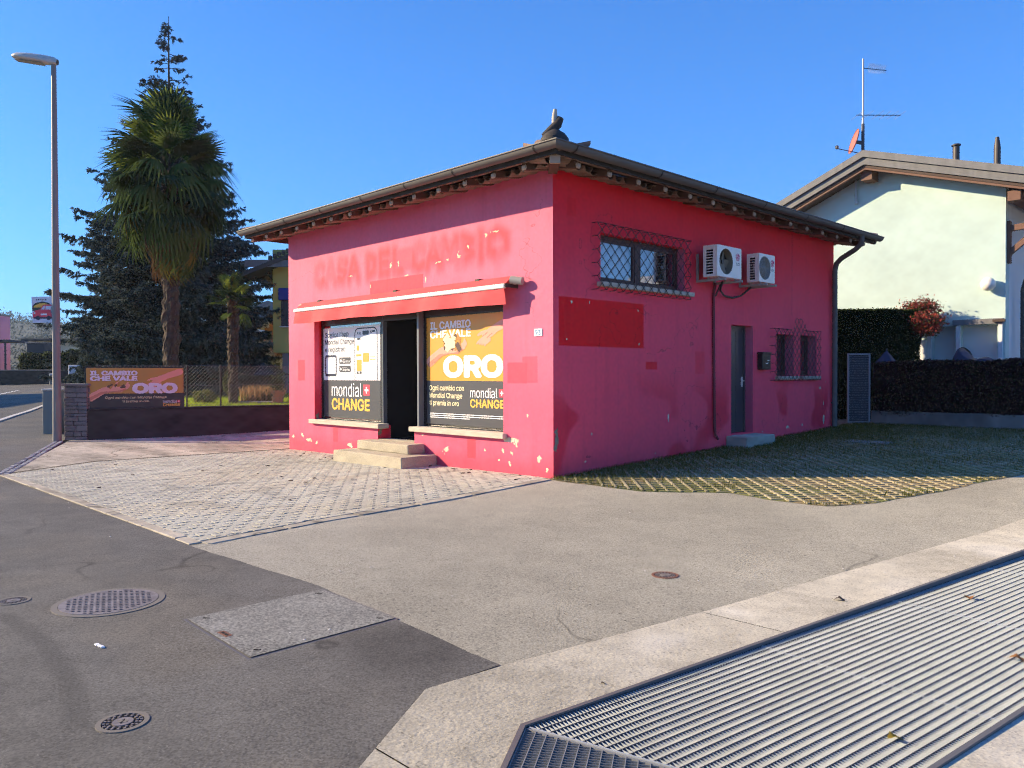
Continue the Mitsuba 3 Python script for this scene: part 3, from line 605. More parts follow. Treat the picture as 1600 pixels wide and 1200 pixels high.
# ---- covers and litter
def ring2(r0, r1, n=40): return Point(0, 0).buffer(r1, n // 4).difference(Point(0, 0).buffer(r0, n // 4))
def flat(poly, x, y, z, d, ang=0):
    m = ext(affinity.rotate(poly, ang, origin=(0, 0)), d); m.apply_translation((x, y, float(G(x, y)) + z)); return m
k = thing('manhole_cover', 'large round cast-iron manhole cover with a fine square tread in the dark pavement', 'manhole cover')
put(k + '__ring', flat(ring2(.315, .355), 2.28, -6.98, -0.01, 0.021), 'cast_ring'); put(k + '__lid', flat(Point(0, 0).buffer(.312), 2.28, -6.98, -0.02, 0.023), 'hole_black')
tr = []
for i in range(-8, 9):
    for j in range(-7, 8):
        x, y = i * .040 + (.02 if j % 2 else 0), j * .040
        if math.hypot(x, y) < .283: tr.append(sbox(x - .0125, y - .0105, x + .0125, y + .0105))
put(k + '__tread', flat(Point(0, 0).buffer(.297, 10).difference(MultiPolygon(tr)), 2.28, -6.98, 0.0, 0.013, 46), 'cast_iron')
put(k + '__rim', flat(ring2(.297, .312), 2.28, -6.98, 0.0, 0.0135), 'cast_iron')
def small_cover(name, label, x, y, r, mark=True, ringm='cast_ring', z=0.006):
    k = thing(name, label, 'manhole cover')
    put(k + '__ring', flat(ring2(r * .80, r), x, y, z - .012, 0.017), ringm); put(k + '__lid', flat(Point(0, 0).buffer(r * .79), x, y, z - .02, 0.021), 'hole_black')
    b = []
    for rr in (.70, .55): 
        for i in range(18 if rr > .6 else 14):
            b.append(affinity.rotate(sbox(rr * r - .05 * r, -.045 * r, rr * r + .05 * r, .045 * r), i * 360 / (18 if rr > .6 else 14) + rr * 40, origin=(0, 0)))
    put(k + '__tread', flat(unary_union(b), x, y, z, 0.006), 'cast_iron')
    put(k + '__boss', flat(Point(0, 0).buffer(.40 * r).difference(sbox(-.2 * r, -.14 * r, .2 * r, .14 * r)), x, y, z, 0.006), 'cast_iron')
    put(k + '__badge', flat(sbox(-.19 * r, -.13 * r, -.02 * r, .13 * r).union(sbox(.04 * r, -.13 * r, .19 * r, .13 * r)), x, y, z, 0.007, 40), 'cast_ring')
small_cover('valve_cover', 'small round cast-iron cover with a ribbed tread in the near dark pavement', 4.37, -7.57, 0.112)
small_cover('valve_cover', 'small round cover at the left edge beside the large manhole', 1.78, -7.45, 0.105)
small_cover('valve_cover', 'small rusty round cover in the pale driveway', 4.55, -3.61, 0.105, ringm='rust', z=0.0)
k = thing('service_cover', 'square service cover filled with pale asphalt at the edge of the drive', 'service cover')
sq = Polygon([(3.05, -6.76), (3.04, -5.76), (3.99, -5.78), (4.01, -6.79)])
put(k + '__frame', flat(sq.buffer(.012, join_style=2).difference(sq.buffer(-.008, join_style=2)), 0, 0, -0.01, 0.0165), 'frame_steel')
put(k + '__infill', drape(sq.buffer(-.008, join_style=2), 0.012, NX, NY), 'cover_fill')
for x, y, a in ((3.13, -6.66, 0), (3.92, -6.70, 0), (3.13, -5.84, 0), (3.92, -5.86, 0)): put(k + '__key_slot', flat(sbox(-.022, -.008, .022, .008), x, y, 0.004, 0.0095, 40), 'hole_black')
put(k + '__badge', flat(sbox(-.06, -.022, .06, .022), 3.52, -6.71, 0.004, 0.010), 'rust'); put(k + '__badge_slot', flat(sbox(-.045, -.009, -.005, .009).union(sbox(.005, -.009, .045, .009)), 3.52, -6.71, 0.009, 0.006), 'hole_black')
def leaf(label, x, y, z, s, a, m='dead_leaf', curl=0.4):
    n = 9; o = [(0, 0)]; 
    t = np.linspace(0, 1, n); w = np.sin(t * np.pi) ** .8 * 0.36 * (1 + .25 * np.sin(t * 19))
    V = np.vstack([np.column_stack([t - .5, w, curl * w ** 2 * 2 + .12 * np.sin(t * 5)]), np.column_stack([t - .5, -w, curl * w ** 2 * 2.6 + .12 * np.sin(t * 5)]), np.column_stack([t - .5, 0 * t, .12 * np.sin(t * 5)])])
    F = []
    for i in range(n - 1): F += [(i, 2 * n + i, 2 * n + i + 1), (i, 2 * n + i + 1, i + 1), (n + i, n + i + 1, 2 * n + i + 1), (n + i, 2 * n + i + 1, 2 * n + i)]
    k = thing('fallen_leaf', label, 'leaf')
    lm = tm(V * s, F); st = tube([(-.5 * s, 0, 0), (-.75 * s, .05 * s, .03 * s)], .012 * s, 4)
    mm = cat([lm, st]); mm.apply_transform(trimesh.transformations.rotation_matrix(a, (0, 0, 1))); mm.apply_translation((x, y, float(G(x, y)) + z)); scene[k] = mikit.ply(mm, m)
def W(x, y): d = (x - 0) ; return d
P_ = lambda wx, wy: (8.170 + wx * 0.69606 - wy * 0.71798, -8.789 + wx * 0.71798 + wy * 0.69606)
leaf('dark curled dead leaf on the concrete slab above the grating', *P_(2.27, 5.46), .016, .085, .4, 'bark')
leaf('light tan dead leaf on the grating near the bottom of the picture', *P_(1.64, 3.38), .018, .075, 1.0, 'palm_yellow')
leaf('pale brown dead leaf lying past the joint tabs of the grating', *P_(3.18, 5.50), .018, .09, 2.0)
leaf('dead leaf on the grating at the right edge of the picture', *P_(2.76, 4.31), .018, .09, .2)
leaf('tiny curled leaf on the concrete slab at the left end of the grating', *P_(0.46, 4.0), .014, .03, 1.2, 'bark')
k = thing('paper_scrap', 'crumpled white scrap of paper on the dark pavement', 'litter')
x, y = P_(-2.42, 4.60)
for i in range(3): put(k + '__fold', trimesh.util.concatenate([jitter(cbox(x + i * .03 - .02, x + i * .03 + .012, y - .012 + i * .006, y + .012 + i * .004, .006, .016, .003), .004, 40, i)]), 'print_white')
litter = []
for i in range(170):
    wx, wy = random.uniform(-9, 6), random.uniform(3.2, 14); x, y = P_(wx, wy)
    if pit.buffer(.05).contains(Point(x, y)) or (x < 0 and y > -.2): continue
    m = trimesh.creation.icosphere(0, random.uniform(.004, .011)); m.vertices[:, 2] *= .5; m.apply_translation((x, y, float(G(x, y)) + .012)); litter.append(m)
k = struct('gravel_crumbs', cat(litter[::2]), 'kerb_granite', 'scattered pale gravel crumbs on the paving', 'gravel'); labels[k]['kind'] = 'stuff'
lit2 = []
for i in range(46):
    x = random.uniform(-7.5, .2); y = random.uniform(-5.2, -.15) if random.random() < .5 else random.uniform(-.9, -.05)
    if not fore.contains(Point(x, y)): continue
    m = trimesh.creation.icosphere(1, random.uniform(.015, .035)); m.vertices *= (1.4, .7, .25); m = jitter(m, .01, 60, i); m.apply_transform(trimesh.transformations.rotation_matrix(random.uniform(0, 6), (0, 0, 1))); m.apply_translation((x, y, float(G(x, y)) + .014)); lit2.append(m)
k = struct('leaf_litter', cat(lit2), 'bark', 'small dry leaf crumbs on the pavers before the shop', 'litter'); labels[k]['kind'] = 'stuff'

# ------------------------------------------------------------------ the pink shop
S = thing('shop_building', 'small single-storey pink shop with a faded painted sign and peeling walls', 'shop')
D_, W_, H_ = 9.72, 8.08, 4.70
wf = Polygon([(-W_, -.35), (0, -.35), (0, H_), (-W_, H_)]).difference(unary_union([sbox(-6.98, .60, -1.10, 2.76), sbox(-4.62, .33, -3.46, 2.76)]))
def slab_y(poly, y0, y1):      # (x, z) polygon as a wall from y0 to y1
    m = ext(poly, y1 - y0); m.apply_transform(frame((0, y1, 0), (1, 0, 0), (0, 0, 1))); return m
def slab_x(poly, x0, x1):      # (y, z) polygon as a wall from x0 to x1
    m = ext(poly, x1 - x0); m.apply_transform(frame((x0, 0, 0), (0, 1, 0), (0, 0, 1))); return m
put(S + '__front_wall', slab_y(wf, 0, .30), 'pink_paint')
wr = Polygon([(.30, -.3), (D_, -.1), (D_, H_), (.30, H_)]).difference(unary_union([sbox(1.12, 3.07, 3.50, 3.86), sbox(5.12, .39, 5.96, 2.55), sbox(6.955, 1.535, 7.72, 2.43), sbox(8.04, 1.535, 8.81, 2.44)]))
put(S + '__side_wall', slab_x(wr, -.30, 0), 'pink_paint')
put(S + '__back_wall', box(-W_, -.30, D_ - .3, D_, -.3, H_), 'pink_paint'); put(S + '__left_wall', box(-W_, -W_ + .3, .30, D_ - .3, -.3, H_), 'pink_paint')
put(S + '__floor', box(-W_ + .3, -.30, .30, D_ - .3, .1, .335), 'dark_room'); put(S + '__ceiling', box(-W_ + .3, -.30, .30, D_ - .3, 3.95, 4.05), 'dark_room')
# shop front: frames, panes
def fr_rect(x0, x1, z0, z1, w, y0, y1): return slab_y(sbox(x0, z0, x1, z1).difference(sbox(x0 + w, z0 + w, x1 - w, z1 - w)), y0, y1)
w1 = put(S + '__shop_window', fr_rect(-6.98, -4.70, .60, 2.76, .055, .17, .23), 'black_frame'); say(w1, label='left shop window in a black frame')
put(w1 + '__pane', box(-6.93, -4.75, .198, .204, .65, 2.71), 'clear_glass'); put(w1 + '__mullion', cbox(-4.70, -4.672, .165, .26, .335, 2.755, .006), 'grey_frame')
w2 = put(S + '__shop_window', fr_rect(-3.39, -1.10, .60, 2.76, .055, .17, .23), 'black_frame'); say(w2, label='right shop window in a black frame')
put(w2 + '__pane', box(-3.335, -1.15, .198, .204, .65, 2.71), 'clear_glass')
put(w2 + '__mullion', cbox(-3.46, -3.395, .06, .23, .335, 2.755, .006), 'grey_frame')
put(S + '__lintel_box', box(-6.97, -1.11, .165, .29, 2.62, 2.745), 'black_frame')
k = put(S + '__entrance', cat([box(-4.75, -4.70, .26, 1.6, .335, 2.7), box(-3.46, -3.41, .30, 1.6, .335, 2.7), box(-4.70, -3.46, 1.55, 1.6, .335, 2.7), box(-4.75, -3.41, .30, 1.6, 2.70, 2.74)]), 'dark_room'); say(k, label='deep dark entrance recess between the shop windows')
dl = put(k + '__door_leaf', cbox(-3.53, -3.485, .34, 1.30, .36, 2.66, .006), 'black_frame')
for z in (.75, 1.45, 2.3): put(k + '__hinge', rod((-3.475, .30, z - .05), (-3.475, .30, z + .05), .014, 8), 'grey_frame')
for x0, x1 in ((-7.10, -4.49), (-3.53, -1.02)):
    m = cbox(x0, x1, -.085, .17, .545, .635, .008); k = put(S + '__stone_sill', jitter(m, .004, 4, x0), 'sill_stone')
# side openings
def side_window(key, y0, y1, z0, z1, x, mull):
    w = .065; hs = [sbox(a, z0 + w, b, z1 - w) for a, b in mull]
    f = put(key, slab_x(sbox(y0, z0, y1, z1).difference(unary_union(hs)), x - .07, x), 'window_wood')
    for a, b in mull:
        put(f + '__sash', slab_x(sbox(a, z0 + w, b, z1 - w).difference(sbox(a + .04, z0 + w + .04, b - .04, z1 - w - .04)), x - .055, x - .012), 'window_wood')
        put(f + '__pane', box(x - .036, x - .031, a + .035, b - .035, z0 + w + .035, z1 - w - .035), 'clear_glass')
    return f
f = side_window(S + '__side_window', 1.12, 3.50, 3.07, 3.86, -.15, ((1.17, 2.22), (2.36, 3.45))); say(f, label='wide high side window with two dark panes')
put(f + '__net_curtain', cat([box(-.26, -.25, 1.13, 2.28, 3.08, 3.85), box(-.255, -.245, 2.3, 2.95, 3.08, 3.85)]), 'net_curtain')  # blue-grey sheets added behind the panes to stand in for sky reflection
put(S + '__side_sill', jitter(cbox(-.14, .10, 1.03, 3.69, 2.99, 3.065, .006), .003, 5), 'sill_stone')
for a, b in ((6.955, 7.72), (8.04, 8.81)):
    f = side_window(S + '__side_window', a, b, 1.535, 2.435, -.20, ((a + .05, b - .05),)); say(f, label='small narrow barred side window')
    put(S + '__side_sill', jitter(cbox(-.19, .10, a - .06, b + .05, 1.455, 1.53, .006), .003, 5, a), 'sill_stone')
d = put(S + '__side_door', cbox(-.25, -.19, 5.12, 5.96, .40, 2.55, .004), 'blue_door'); say(d, label='narrow dark blue-grey side door')
put(d + '__frame', slab_x(sbox(5.121, .392, 5.959, 2.549).difference(sbox(5.18, .392, 5.90, 2.49)), -.188, -.168), 'blue_door')
put(d + '__groove', cat([box(-.192, -.186, 5.35, 5.356, .45, 2.45), box(-.192, -.186, 5.62, 5.626, .45, 2.45)]), 'black_frame')
put(d + '__handle', cat([box(-.192, -.176, 5.82, 5.87, 1.32, 1.52), rod((-.17, 5.845, 1.44), (-.13, 5.845, 1.44), .009), rod((-.13, 5.845, 1.44), (-.13, 5.73, 1.44), .010)]), 'white_metal')
k = thing('door_step', 'rough grey concrete step under the blue side door', 'step')
put(k + '__block', jitter(trimesh.Trimesh(*trimesh.remesh.subdivide_to_size(cbox(.004, .46, 4.92, 6.02, .02, .375, .015).vertices, cbox(.004, .46, 4.92, 6.02, .02, .375, .015).faces, .2)), .012, 4), 'grey_concrete', smooth=40)
k = thing('shop_steps', 'two worn pale stone steps up to the dark shop entrance', 'steps')
def rough_block(x0, x1, y0, y1, z0, z1, seed):
    m = cbox(x0, x1, y0, y1, z0, z1, .014); v, f = trimesh.remesh.subdivide_to_size(m.vertices, m.faces, .16); return jitter(trimesh.Trimesh(v, f), .009, 5, seed)
put(k + '__step', rough_block(-4.97, -2.80, -.78, -.004, -.08, .165, 1), 'step_stone', smooth=35); put(k + '__step', rough_block(-4.77, -3.15, -.38, -.004, .167, .335, 2), 'step_stone', smooth=35)

put(S + '__threshold', cbox(-4.615, -3.465, .002, .298, .331, .343, .003), 'step_stone')
# roof: hipped, tiled, with rafters, fascia and gutters
rf = S + '__roof'
OV, ZE = 0.70, 4.745; pt = math.tan(math.radians(18.5))
ex0, ex1, ey0, ey1 = -W_ - OV, OV, -OV, D_ + OV
hw = (ex1 - ex0) / 2; zr = ZE + hw * pt; cxm = (ex0 + ex1) / 2; ra, rb = (cxm, ey0 + hw), (cxm, ey1 - hw)
def hip_face(a, b, c, d):   # eave a-b, ridge c-d: rows of barrel tiles running up the slope
    a, b, c, d = [np.array(q, float) for q in (a, b, c, d)]
    L = np.linalg.norm(b - a); e = (b - a) / L; up = np.cross(np.array([0, 0, 1.0]), e); 
    if up @ (np.array([cxm, (ey0 + ey1) / 2]) .tolist() + [0] - a if False else np.array([cxm - a[0], (ey0 + ey1) / 2 - a[1], 0])) < 0: up = -up
    sl = np.array([0, 0, pt]) + up; n = int(L / .2); V, F, off = [], [], 0
    n6 = n * 6; xs = np.linspace(0, L, n6 + 1)
    def run(x):  # length of slope at this eave position, in plan
        t0, t1 = (c - a) @ e, (d - a) @ e; lo, hi = min(t0, t1), max(t0, t1); hmax = abs((c - a) @ up)
        return hmax * min(1, x / lo if lo > 1e-6 else 1, (L - x) / (L - hi) if L - hi > 1e-6 else 1)
    V = []; 
    for x in xs:
        r = run(x); w = .034 * math.cos(2 * math.pi * x / .2)
        V += [a + e * x + np.array([0, 0, w]), a + e * x + sl * max(r, 0.0) + np.array([0, 0, w * (r > .05)])]
    for i in range(n6): F += [(2 * i, 2 * i + 2, 2 * i + 3), (2 * i, 2 * i + 3, 2 * i + 1)]
    return tm(V, F)
E0, E1, E2, E3 = (ex0, ey0, ZE), (ex1, ey0, ZE), (ex1, ey1, ZE), (ex0, ey1, ZE); RA, RB = (*ra, zr), (*rb, zr)
k = put(rf, cat([hip_face(E0, E1, RA, RA), hip_face(E1, E2, RA, RB), hip_face(E3, E2, RB, RB), hip_face(E0, E3, RA, RB)]), 'roof_tile', smooth=60); say(k, label='low hipped roof of terracotta barrel tiles')
for a, b in ((E0, RA), (E1, RA), (E2, RB), (E3, RB), (RA, RB)):
    a, b = np.array(a), np.array(b); n = int(np.linalg.norm(b - a) / .42)
    for i in range(4 if (a[0] > 0 and a[1] < 0) else 0, n):
        p, q = a + (b - a) * (i / n), a + (b - a) * ((i + 1.12) / n)
        put(rf + '__hip_tile', tube([p + (0, 0, .035), q + (0, 0, .02)], [.105, .085], 10), 'dark_tile' if i % 5 else 'roof_tile')
def barrel(o, dirv, r0, r1, L, up=True, n=7):
    """half a clay barrel tile from o along dirv"""
    d = np.array(dirv, float); d /= np.linalg.norm(d); s = np.cross(d, (0, 0, 1)); s /= np.linalg.norm(s); u = np.cross(s, d); V = []
    for t, r in ((0, r0), (L, r1)):
        for th in (.012, 0):
            for i in range(n):
                w = math.pi * i / (n - 1); V.append(np.array(o) + d * t + s * math.cos(w) * (r + th) + u * math.sin(w) * (r + th) * (1 if up else -1))
    F = []
    for i in range(n - 1):
        A, B_, C, D = i, n + i, 2 * n + i, 3 * n + i
        F += [(A, A + 1, C + 1), (A, C + 1, C), (B_, D + 1, B_ + 1), (B_, D, D + 1), (A, B_ + 1, A + 1), (A, B_, B_ + 1), (C, C + 1, D + 1), (C, D + 1, D)]
    return tm(V, F)
for axis in (0, 1):        # the eave courses that can be seen from below and above the gutters
    span = np.arange(ex0 + .1, ex1, .2) if axis == 0 else np.arange(ey0 + .1, ey1, .2)
    for t in span:
        o, o2 = (((t, ey0 + .035, ZE - .025), (t + .1, ey0 + .04, ZE - .02)) if axis == 0 else ((ex1 - .035, t, ZE - .025), (ex1 - .04, t + .1, ZE - .02)))
        dv = (0, 1, pt) if axis == 0 else (-1, 0, pt)
        put(rf + '__tile', barrel(o, dv, .085, .07, .42, True), 'roof_tile'); put(rf + '__tile', barrel(o2, dv, .08, .068, .75, False), 'roof_tile')
m = barrel((ex0 + .1, ey0 - .05, ZE + .03), (0, 1, pt), .09, .07, .4)
zf = ZE - .035
fa = put(rf + '__fascia', cat([box(ex0, ex1, ey0 + .005, ey0 + .03, ZE - .105, ZE + .045), box(ex1 - .03, ex1 - .005, ey0 + .03, ey1, ZE - .105, ZE + .045), box(ex0, ex0 + .025, ey0 + .03, ey1, ZE - .105, ZE + .045)]), 'dark_tile')
put(rf + '__boarding', cat([tm([(ex0, ey0 + .03, ZE - .055), (ex1, ey0 + .03, ZE - .055), (ex1, .15, ZE - .055 + (OV + .1) * pt * .5), (ex0, .15, ZE - .055 + (OV + .1) * pt * .5)], [(0, 2, 1), (0, 3, 2)])]), 'brown_wood')
for x in np.arange(-8.6, .5, .66):
    r = put(rf + '__rafter', bar((x, -.58, ZE - .135), (x, .10, ZE - .135 + .68 * pt * .55), .10, .105), 'brown_wood')
    put(r + '__end', cbox(x - .052, x + .052, -.612, -.572, ZE - .190, ZE - .107, .020), 'pale_wood')
for y in np.arange(-.1, 10.2, .72):
    r = put(rf + '__rafter', bar((.58, y, ZE - .135), (-.10, y, ZE - .135 + .68 * pt * .55), .10, .105), 'brown_wood')
    put(r + '__end', cbox(.572, .612, y - .052, y + .052, ZE - .190, ZE - .107, .020), 'pale_wood')
r = put(rf + '__hip_rafter', bar((.60, -.60, ZE - .12), (-.2, .2, ZE - .03), .14, .17), 'brown_wood'); put(r + '__end', trimesh.Trimesh(*(lambda m: (m.vertices, m.faces))(bar((.625, -.625, ZE - .125), (.585, -.585, ZE - .122), .145, .175))), 'pale_wood')
# plaster-and-tile soffit seen between the rafter ends
for axis in (0, 1):
    for t in (np.arange(ex0 + .2, ex1 - .1, .2) if axis == 0 else np.arange(ey0 + .2, ey1 - .1, .2)):
        o = (t, -.42 + random.uniform(-.04, .04), ZE - .060) if axis == 0 else (.42 + random.uniform(-.04, .04), t, ZE - .060)
        put(rf + '__tile', barrel(o, (0, 1, .2) if axis == 0 else (-1, 0, .2), .085, .085, .5, False), 'roof_tile')
# half-round gutters with soldered joints
gr = .090
def gutter(a, b, outw, key):
    a, b, o = np.array(a, float), np.array(b, float), np.array(outw, float); n = 12; V, F = [], []
    prof = [(-gr, .012)] + [(-gr * math.cos(t), -gr * math.sin(t)) for t in np.linspace(0, math.pi, n)] + [(gr + .012, .010), (gr + .016, -.006), (gr + .004, -.010)]
    prof += [(q[0] * .96, q[1] * .96 + .001) for q in prof[::-1]]
    for P in (a, b):
        mit_ = np.array([0, 0, 0.0])
        for u, z in prof:
            V.append(P + o * u + np.array([0, 0, z]) + (mitre(P) * u))
    m_ = len(prof)
    for i in range(m_): j = (i + 1) % m_; F += [(i, j, m_ + j), (i, m_ + j, m_ + i)]
    return tm(V, F)
def mitre(P): return np.array([1.0, 0, 0]) * (abs(P[0] - ex1 - .075) < 1e-6 and abs(P[1] - ey0 + .075) < 1e-6) * cur[0] + np.array([0, -1.0, 0]) * (abs(P[0] - ex1 - .075) < 1e-6 and abs(P[1] - ey0 + .075) < 1e-6) * cur[1]
gz = ZE + .030
cur = (1, 0); gf = put(rf + '__gutter', gutter((ex0 - .02, ey0 - .075, gz), (ex1 + .075, ey0 - .075, gz), (0, -1, 0), ''), 'gutter_metal', smooth=40)
cur = (0, 1); gs = put(rf + '__gutter', gutter((ex1 + .075, ey0 - .075, gz), (ex1 + .075, ey1 + .05, gz), (1, 0, 0), ''), 'gutter_metal', smooth=40)
cur = (0, 0)
def cross_disc(c, ax):
    p = Polygon([(-gr, 0)] + [(-gr * math.cos(t), -gr * math.sin(t)) for t in np.linspace(0, math.pi, 14)] + [(gr, 0)]); m = ext(p, .004); m.apply_transform(frame(c, (0, -1, 0) if ax == 0 else (1, 0, 0), (0, 0, 1))); return m
put(gf + '__end_cap', cross_disc((ex0 - .02, ey0 - .075, gz), 0), 'gutter_metal')
put(gs + '__end_cap', cross_disc((ex1 + .075, ey1 + .05, gz), 1), 'gutter_metal')
def ring_arc(c, ax, w=.02):
    V = []; n = 13
    for s_ in (-w / 2, w / 2):
        for t in np.linspace(-.1, math.pi + .1, n):
            r_ = gr + .006; u, z = -r_ * math.cos(t), -r_ * math.sin(t)
            V.append((c[0] + s_, c[1] - u, c[2] + z) if ax == 0 else (c[0] + u, c[1] + s_, c[2] + z))
    F = []
    for i in range(n - 1): F += [(i, i + 1, n + i + 1), (i, n + i + 1, n + i), (i, n + i + 1, i + 1), (i, n + i, n + i + 1)]
    return tm(V, F)
mat('joint_dark', pr([0.012, 0.012, 0.012], 0.6))
for x in (.42, -1.35, -2.6, -3.9, -5.3, -6.7, -7.9): put(gf + '__joint', ring_arc((x, ey0 - .075, gz), 0, .028), 'joint_dark')
for y in (-.42, 1.6, 3.2, 4.9, 6.6, 8.3): put(gs + '__joint', ring_arc((ex1 + .075, y, gz), 1, .028), 'joint_dark')
# the dark clay finial on the corner hip
fn = put(rf + '__finial', lathe([(.001, .0), (.205, .0), (.20, .05), (.15, .115), (.085, .16), (.05, .19), (.001, .19)], (.50, -.50, ZE + .12), 20), 'dark_tile', smooth=40); say(fn, label='dark upturned clay finial on the front corner of the roof')
put(fn + '__horn', tube([(.40, -.60, ZE + .20), (.46, -.54, ZE + .29), (.53, -.47, ZE + .38), (.56, -.44, ZE + .47)], [.06, .062, .068, .05], 10), 'dark_tile', smooth=40)
put(fn + '__tip', tube([(.50, -.50, ZE + .36), (.50, -.50, ZE + .48), (.505, -.495, ZE + .59)], [.042, .040, .026], 10), 'pale_mortar', smooth=40)
# downpipe at the far right corner
put(S + '__downpipe', tube([(ex1 + .075, 9.42, gz - .05), (ex1 + .075, 9.42, gz - .18), (ex1 + .05, 9.44, gz - .26), (.62, 9.46, gz - .36), (.26, 9.54, gz - .52), (.13, 9.58, gz - .62), (.085, 9.60, gz - .78), (.085, 9.60, 2.4), (.085, 9.60, .34)], .058, 12), 'gutter_metal', smooth=50)
for z in (3.6, 2.2, .9): put(S + '__pipe_clip', cat([tube([(.085, 9.60, z - .02), (.085, 9.60, z + .02)], .064, 12), box(0.003, .085, 9.59, 9.61, z - .012, z + .012)]), 'gutter_metal')

# ---- things on the walls
a = thing('awning', 'rolled-out red fabric awning with a white front bar above the shop windows', 'awning')
ax0, ax1, ay = -7.33, -.79, -.255
put(a + '__fabric', cat([tm([(ax0, -.10, 3.13), (ax1, -.10, 3.13), (ax1, ay + .01, 2.995), (ax0, ay + .01, 2.995)], [(0, 2, 1), (0, 3, 2)])]), 'awning_red')
n = 60; xs = np.linspace(ax0 + .01, ax1 - .005, n); V, F = [], []
for i, x in enumerate(xs):
    for j, z in enumerate((2.925, 2.86, 2.78, 2.685)):
        V.append((x, ay - .012 + j * .012 * math.sin(x * 5.3) + .006 * math.sin(x * 17 + j), z + (.008 * math.sin(x * 2.1) if j == 3 else 0)))
for i in range(n - 1):
    for j in range(3): q = i * 4 + j; F += [(q, q + 4, q + 5), (q, q + 5, q + 1)]
put(a + '__valance', tm(V, F), 'awning_red', smooth=True)
put(a + '__front_bar', cbox(ax0 - .03, ax1 + .015, ay - .035, ay + .025, 2.925, 2.998, .012), 'white_metal')
put(a + '__roller', rod((ax0 + .05, -.085, 3.075), (ax1 + .03, -.085, 3.075), .052, 14), 'awning_red', smooth=40)
put(a + '__end_cap', cat([rod((ax1 + .03, -.085, 3.055), (ax1 + .05, -.085, 3.055), .07, 16), rod((ax1 + .05, -.17, 3.06), (ax1 + .24, -.10, 3.03), .062, 16)]), 'grey_metal', smooth=40)
put(a + '__end_cap', rod((ax0 - .03, -.085, 3.055), (ax0 + .05, -.085, 3.055), .07, 16), 'grey_metal', smooth=40)
put(a + '__bracket', box(ax1 + .02, ax1 + .04, ay - .03, -.003, 2.94, 3.0), 'dark_brown'); put(a + '__bracket', box(ax0 - .045, ax0 - .03, ay - .03, -.003, 2.94, 3.0), 'dark_brown')
for x in (-6.6, -3.9, -1.6): put(a + '__bracket', cbox(x - .06, x + .06, -.12, -.003, 3.10, 3.15, .01), 'dark_brown')

k = thing('number_plate', 'small white enamel house number plate beside the right shop window', 'number plate')
put(k + '__plate', cbox(-.395, -.217, -.012, -.002, 2.168, 2.283, .003), 'plate_white'); put(k + '__number', on(FRONT(-.0122), at2(text2d('93', .072, .03), -.365, 2.19)), 'plate_blue')

# posters stuck on the panes
def hand_a(s=1.0, flip=False):
    """an open cupped hand reaching in from the left, and its forearm"""
    arm = caps([((-.95, -.34), .13), ((-.45, -.08), .115), ((-.12, .0), .13)], None) if False else caps([(-.95, -.36), (-.5, -.10), (-.15, -.02)], [.14, .12, .13])
    palm = caps([(-.15, -.02), (.12, -.05), (.28, .02)], [.13, .12, .09])
    th = caps([(-.12, .06), (.0, .17), (.08, .22)], [.07, .05, .035])
    fing = [caps([(.2, -.06 + i * .02), (.38, .0 + i * .035), (.47 - i * .02, .10 + i * .035)], [.055, .045, .03]) for i in range(4)]
    return unary_union([arm, palm, th] + fing)
def hand_b():
    """a hand with spread fingers reaching in from the upper right"""
    arm = caps([(.95, .42), (.45, .22), (.22, .10)], [.15, .12, .14]); palm = caps([(.22, .10), (.02, .0)], [.14, .12])
    fing = [caps([(.02 + i * .06, -.02 - i * .03), (-.18 + i * .07, -.12 - i * .035), (-.30 + i * .10, -.20 - i * .02)], [.05, .042, .03]) for i in range(4)]
    return unary_union([arm, palm, caps([(.1, .12), (-.12, .10), (-.26, .04)], [.07, .05, .032])] + fing)
def fit(p, x0, y0, w, h):
    b = p.bounds; p = affinity.translate(p, -b[0], -b[1]); p = affinity.scale(p, w / (b[2] - b[0]), h / (b[3] - b[1]), origin=(0, 0)); return affinity.translate(p, x0, y0)
def logo(t, M, x, y, w, lift, white='print_white', gold_='print_yellow', clip=None):
    """the two-line mark: thin 'mondial' with a red square and cross, bold 'CHANGE' below"""
    c = (lambda p: p.intersection(clip)) if clip is not None else (lambda p: p)
    h = w * .152
    put(t + '__lettering', on(M, c(at2(text2d('mondial', h * 1.25, -.0, w * .80), x, y + h * 1.28)), lift), white)
    put(t + '__lettering', on(M, c(at2(text2d('CHANGE', h * 1.02, .045, w), x, y)), lift), gold_)
    s = w * .155
    put(t + '__emblem', on(M, c(sbox(x + w - s, y + h * 1.40, x + w, y + h * 1.40 + s)), lift), 'print_red')
    cx, cy = x + w - s / 2, y + h * 1.40 + s / 2
    put(t + '__emblem_cross', on(M, c(sbox(cx - s * .30, cy - s * .09, cx + s * .30, cy + s * .09).union(sbox(cx - s * .09, cy - s * .30, cx + s * .09, cy + s * .30))), lift + .0016), white)
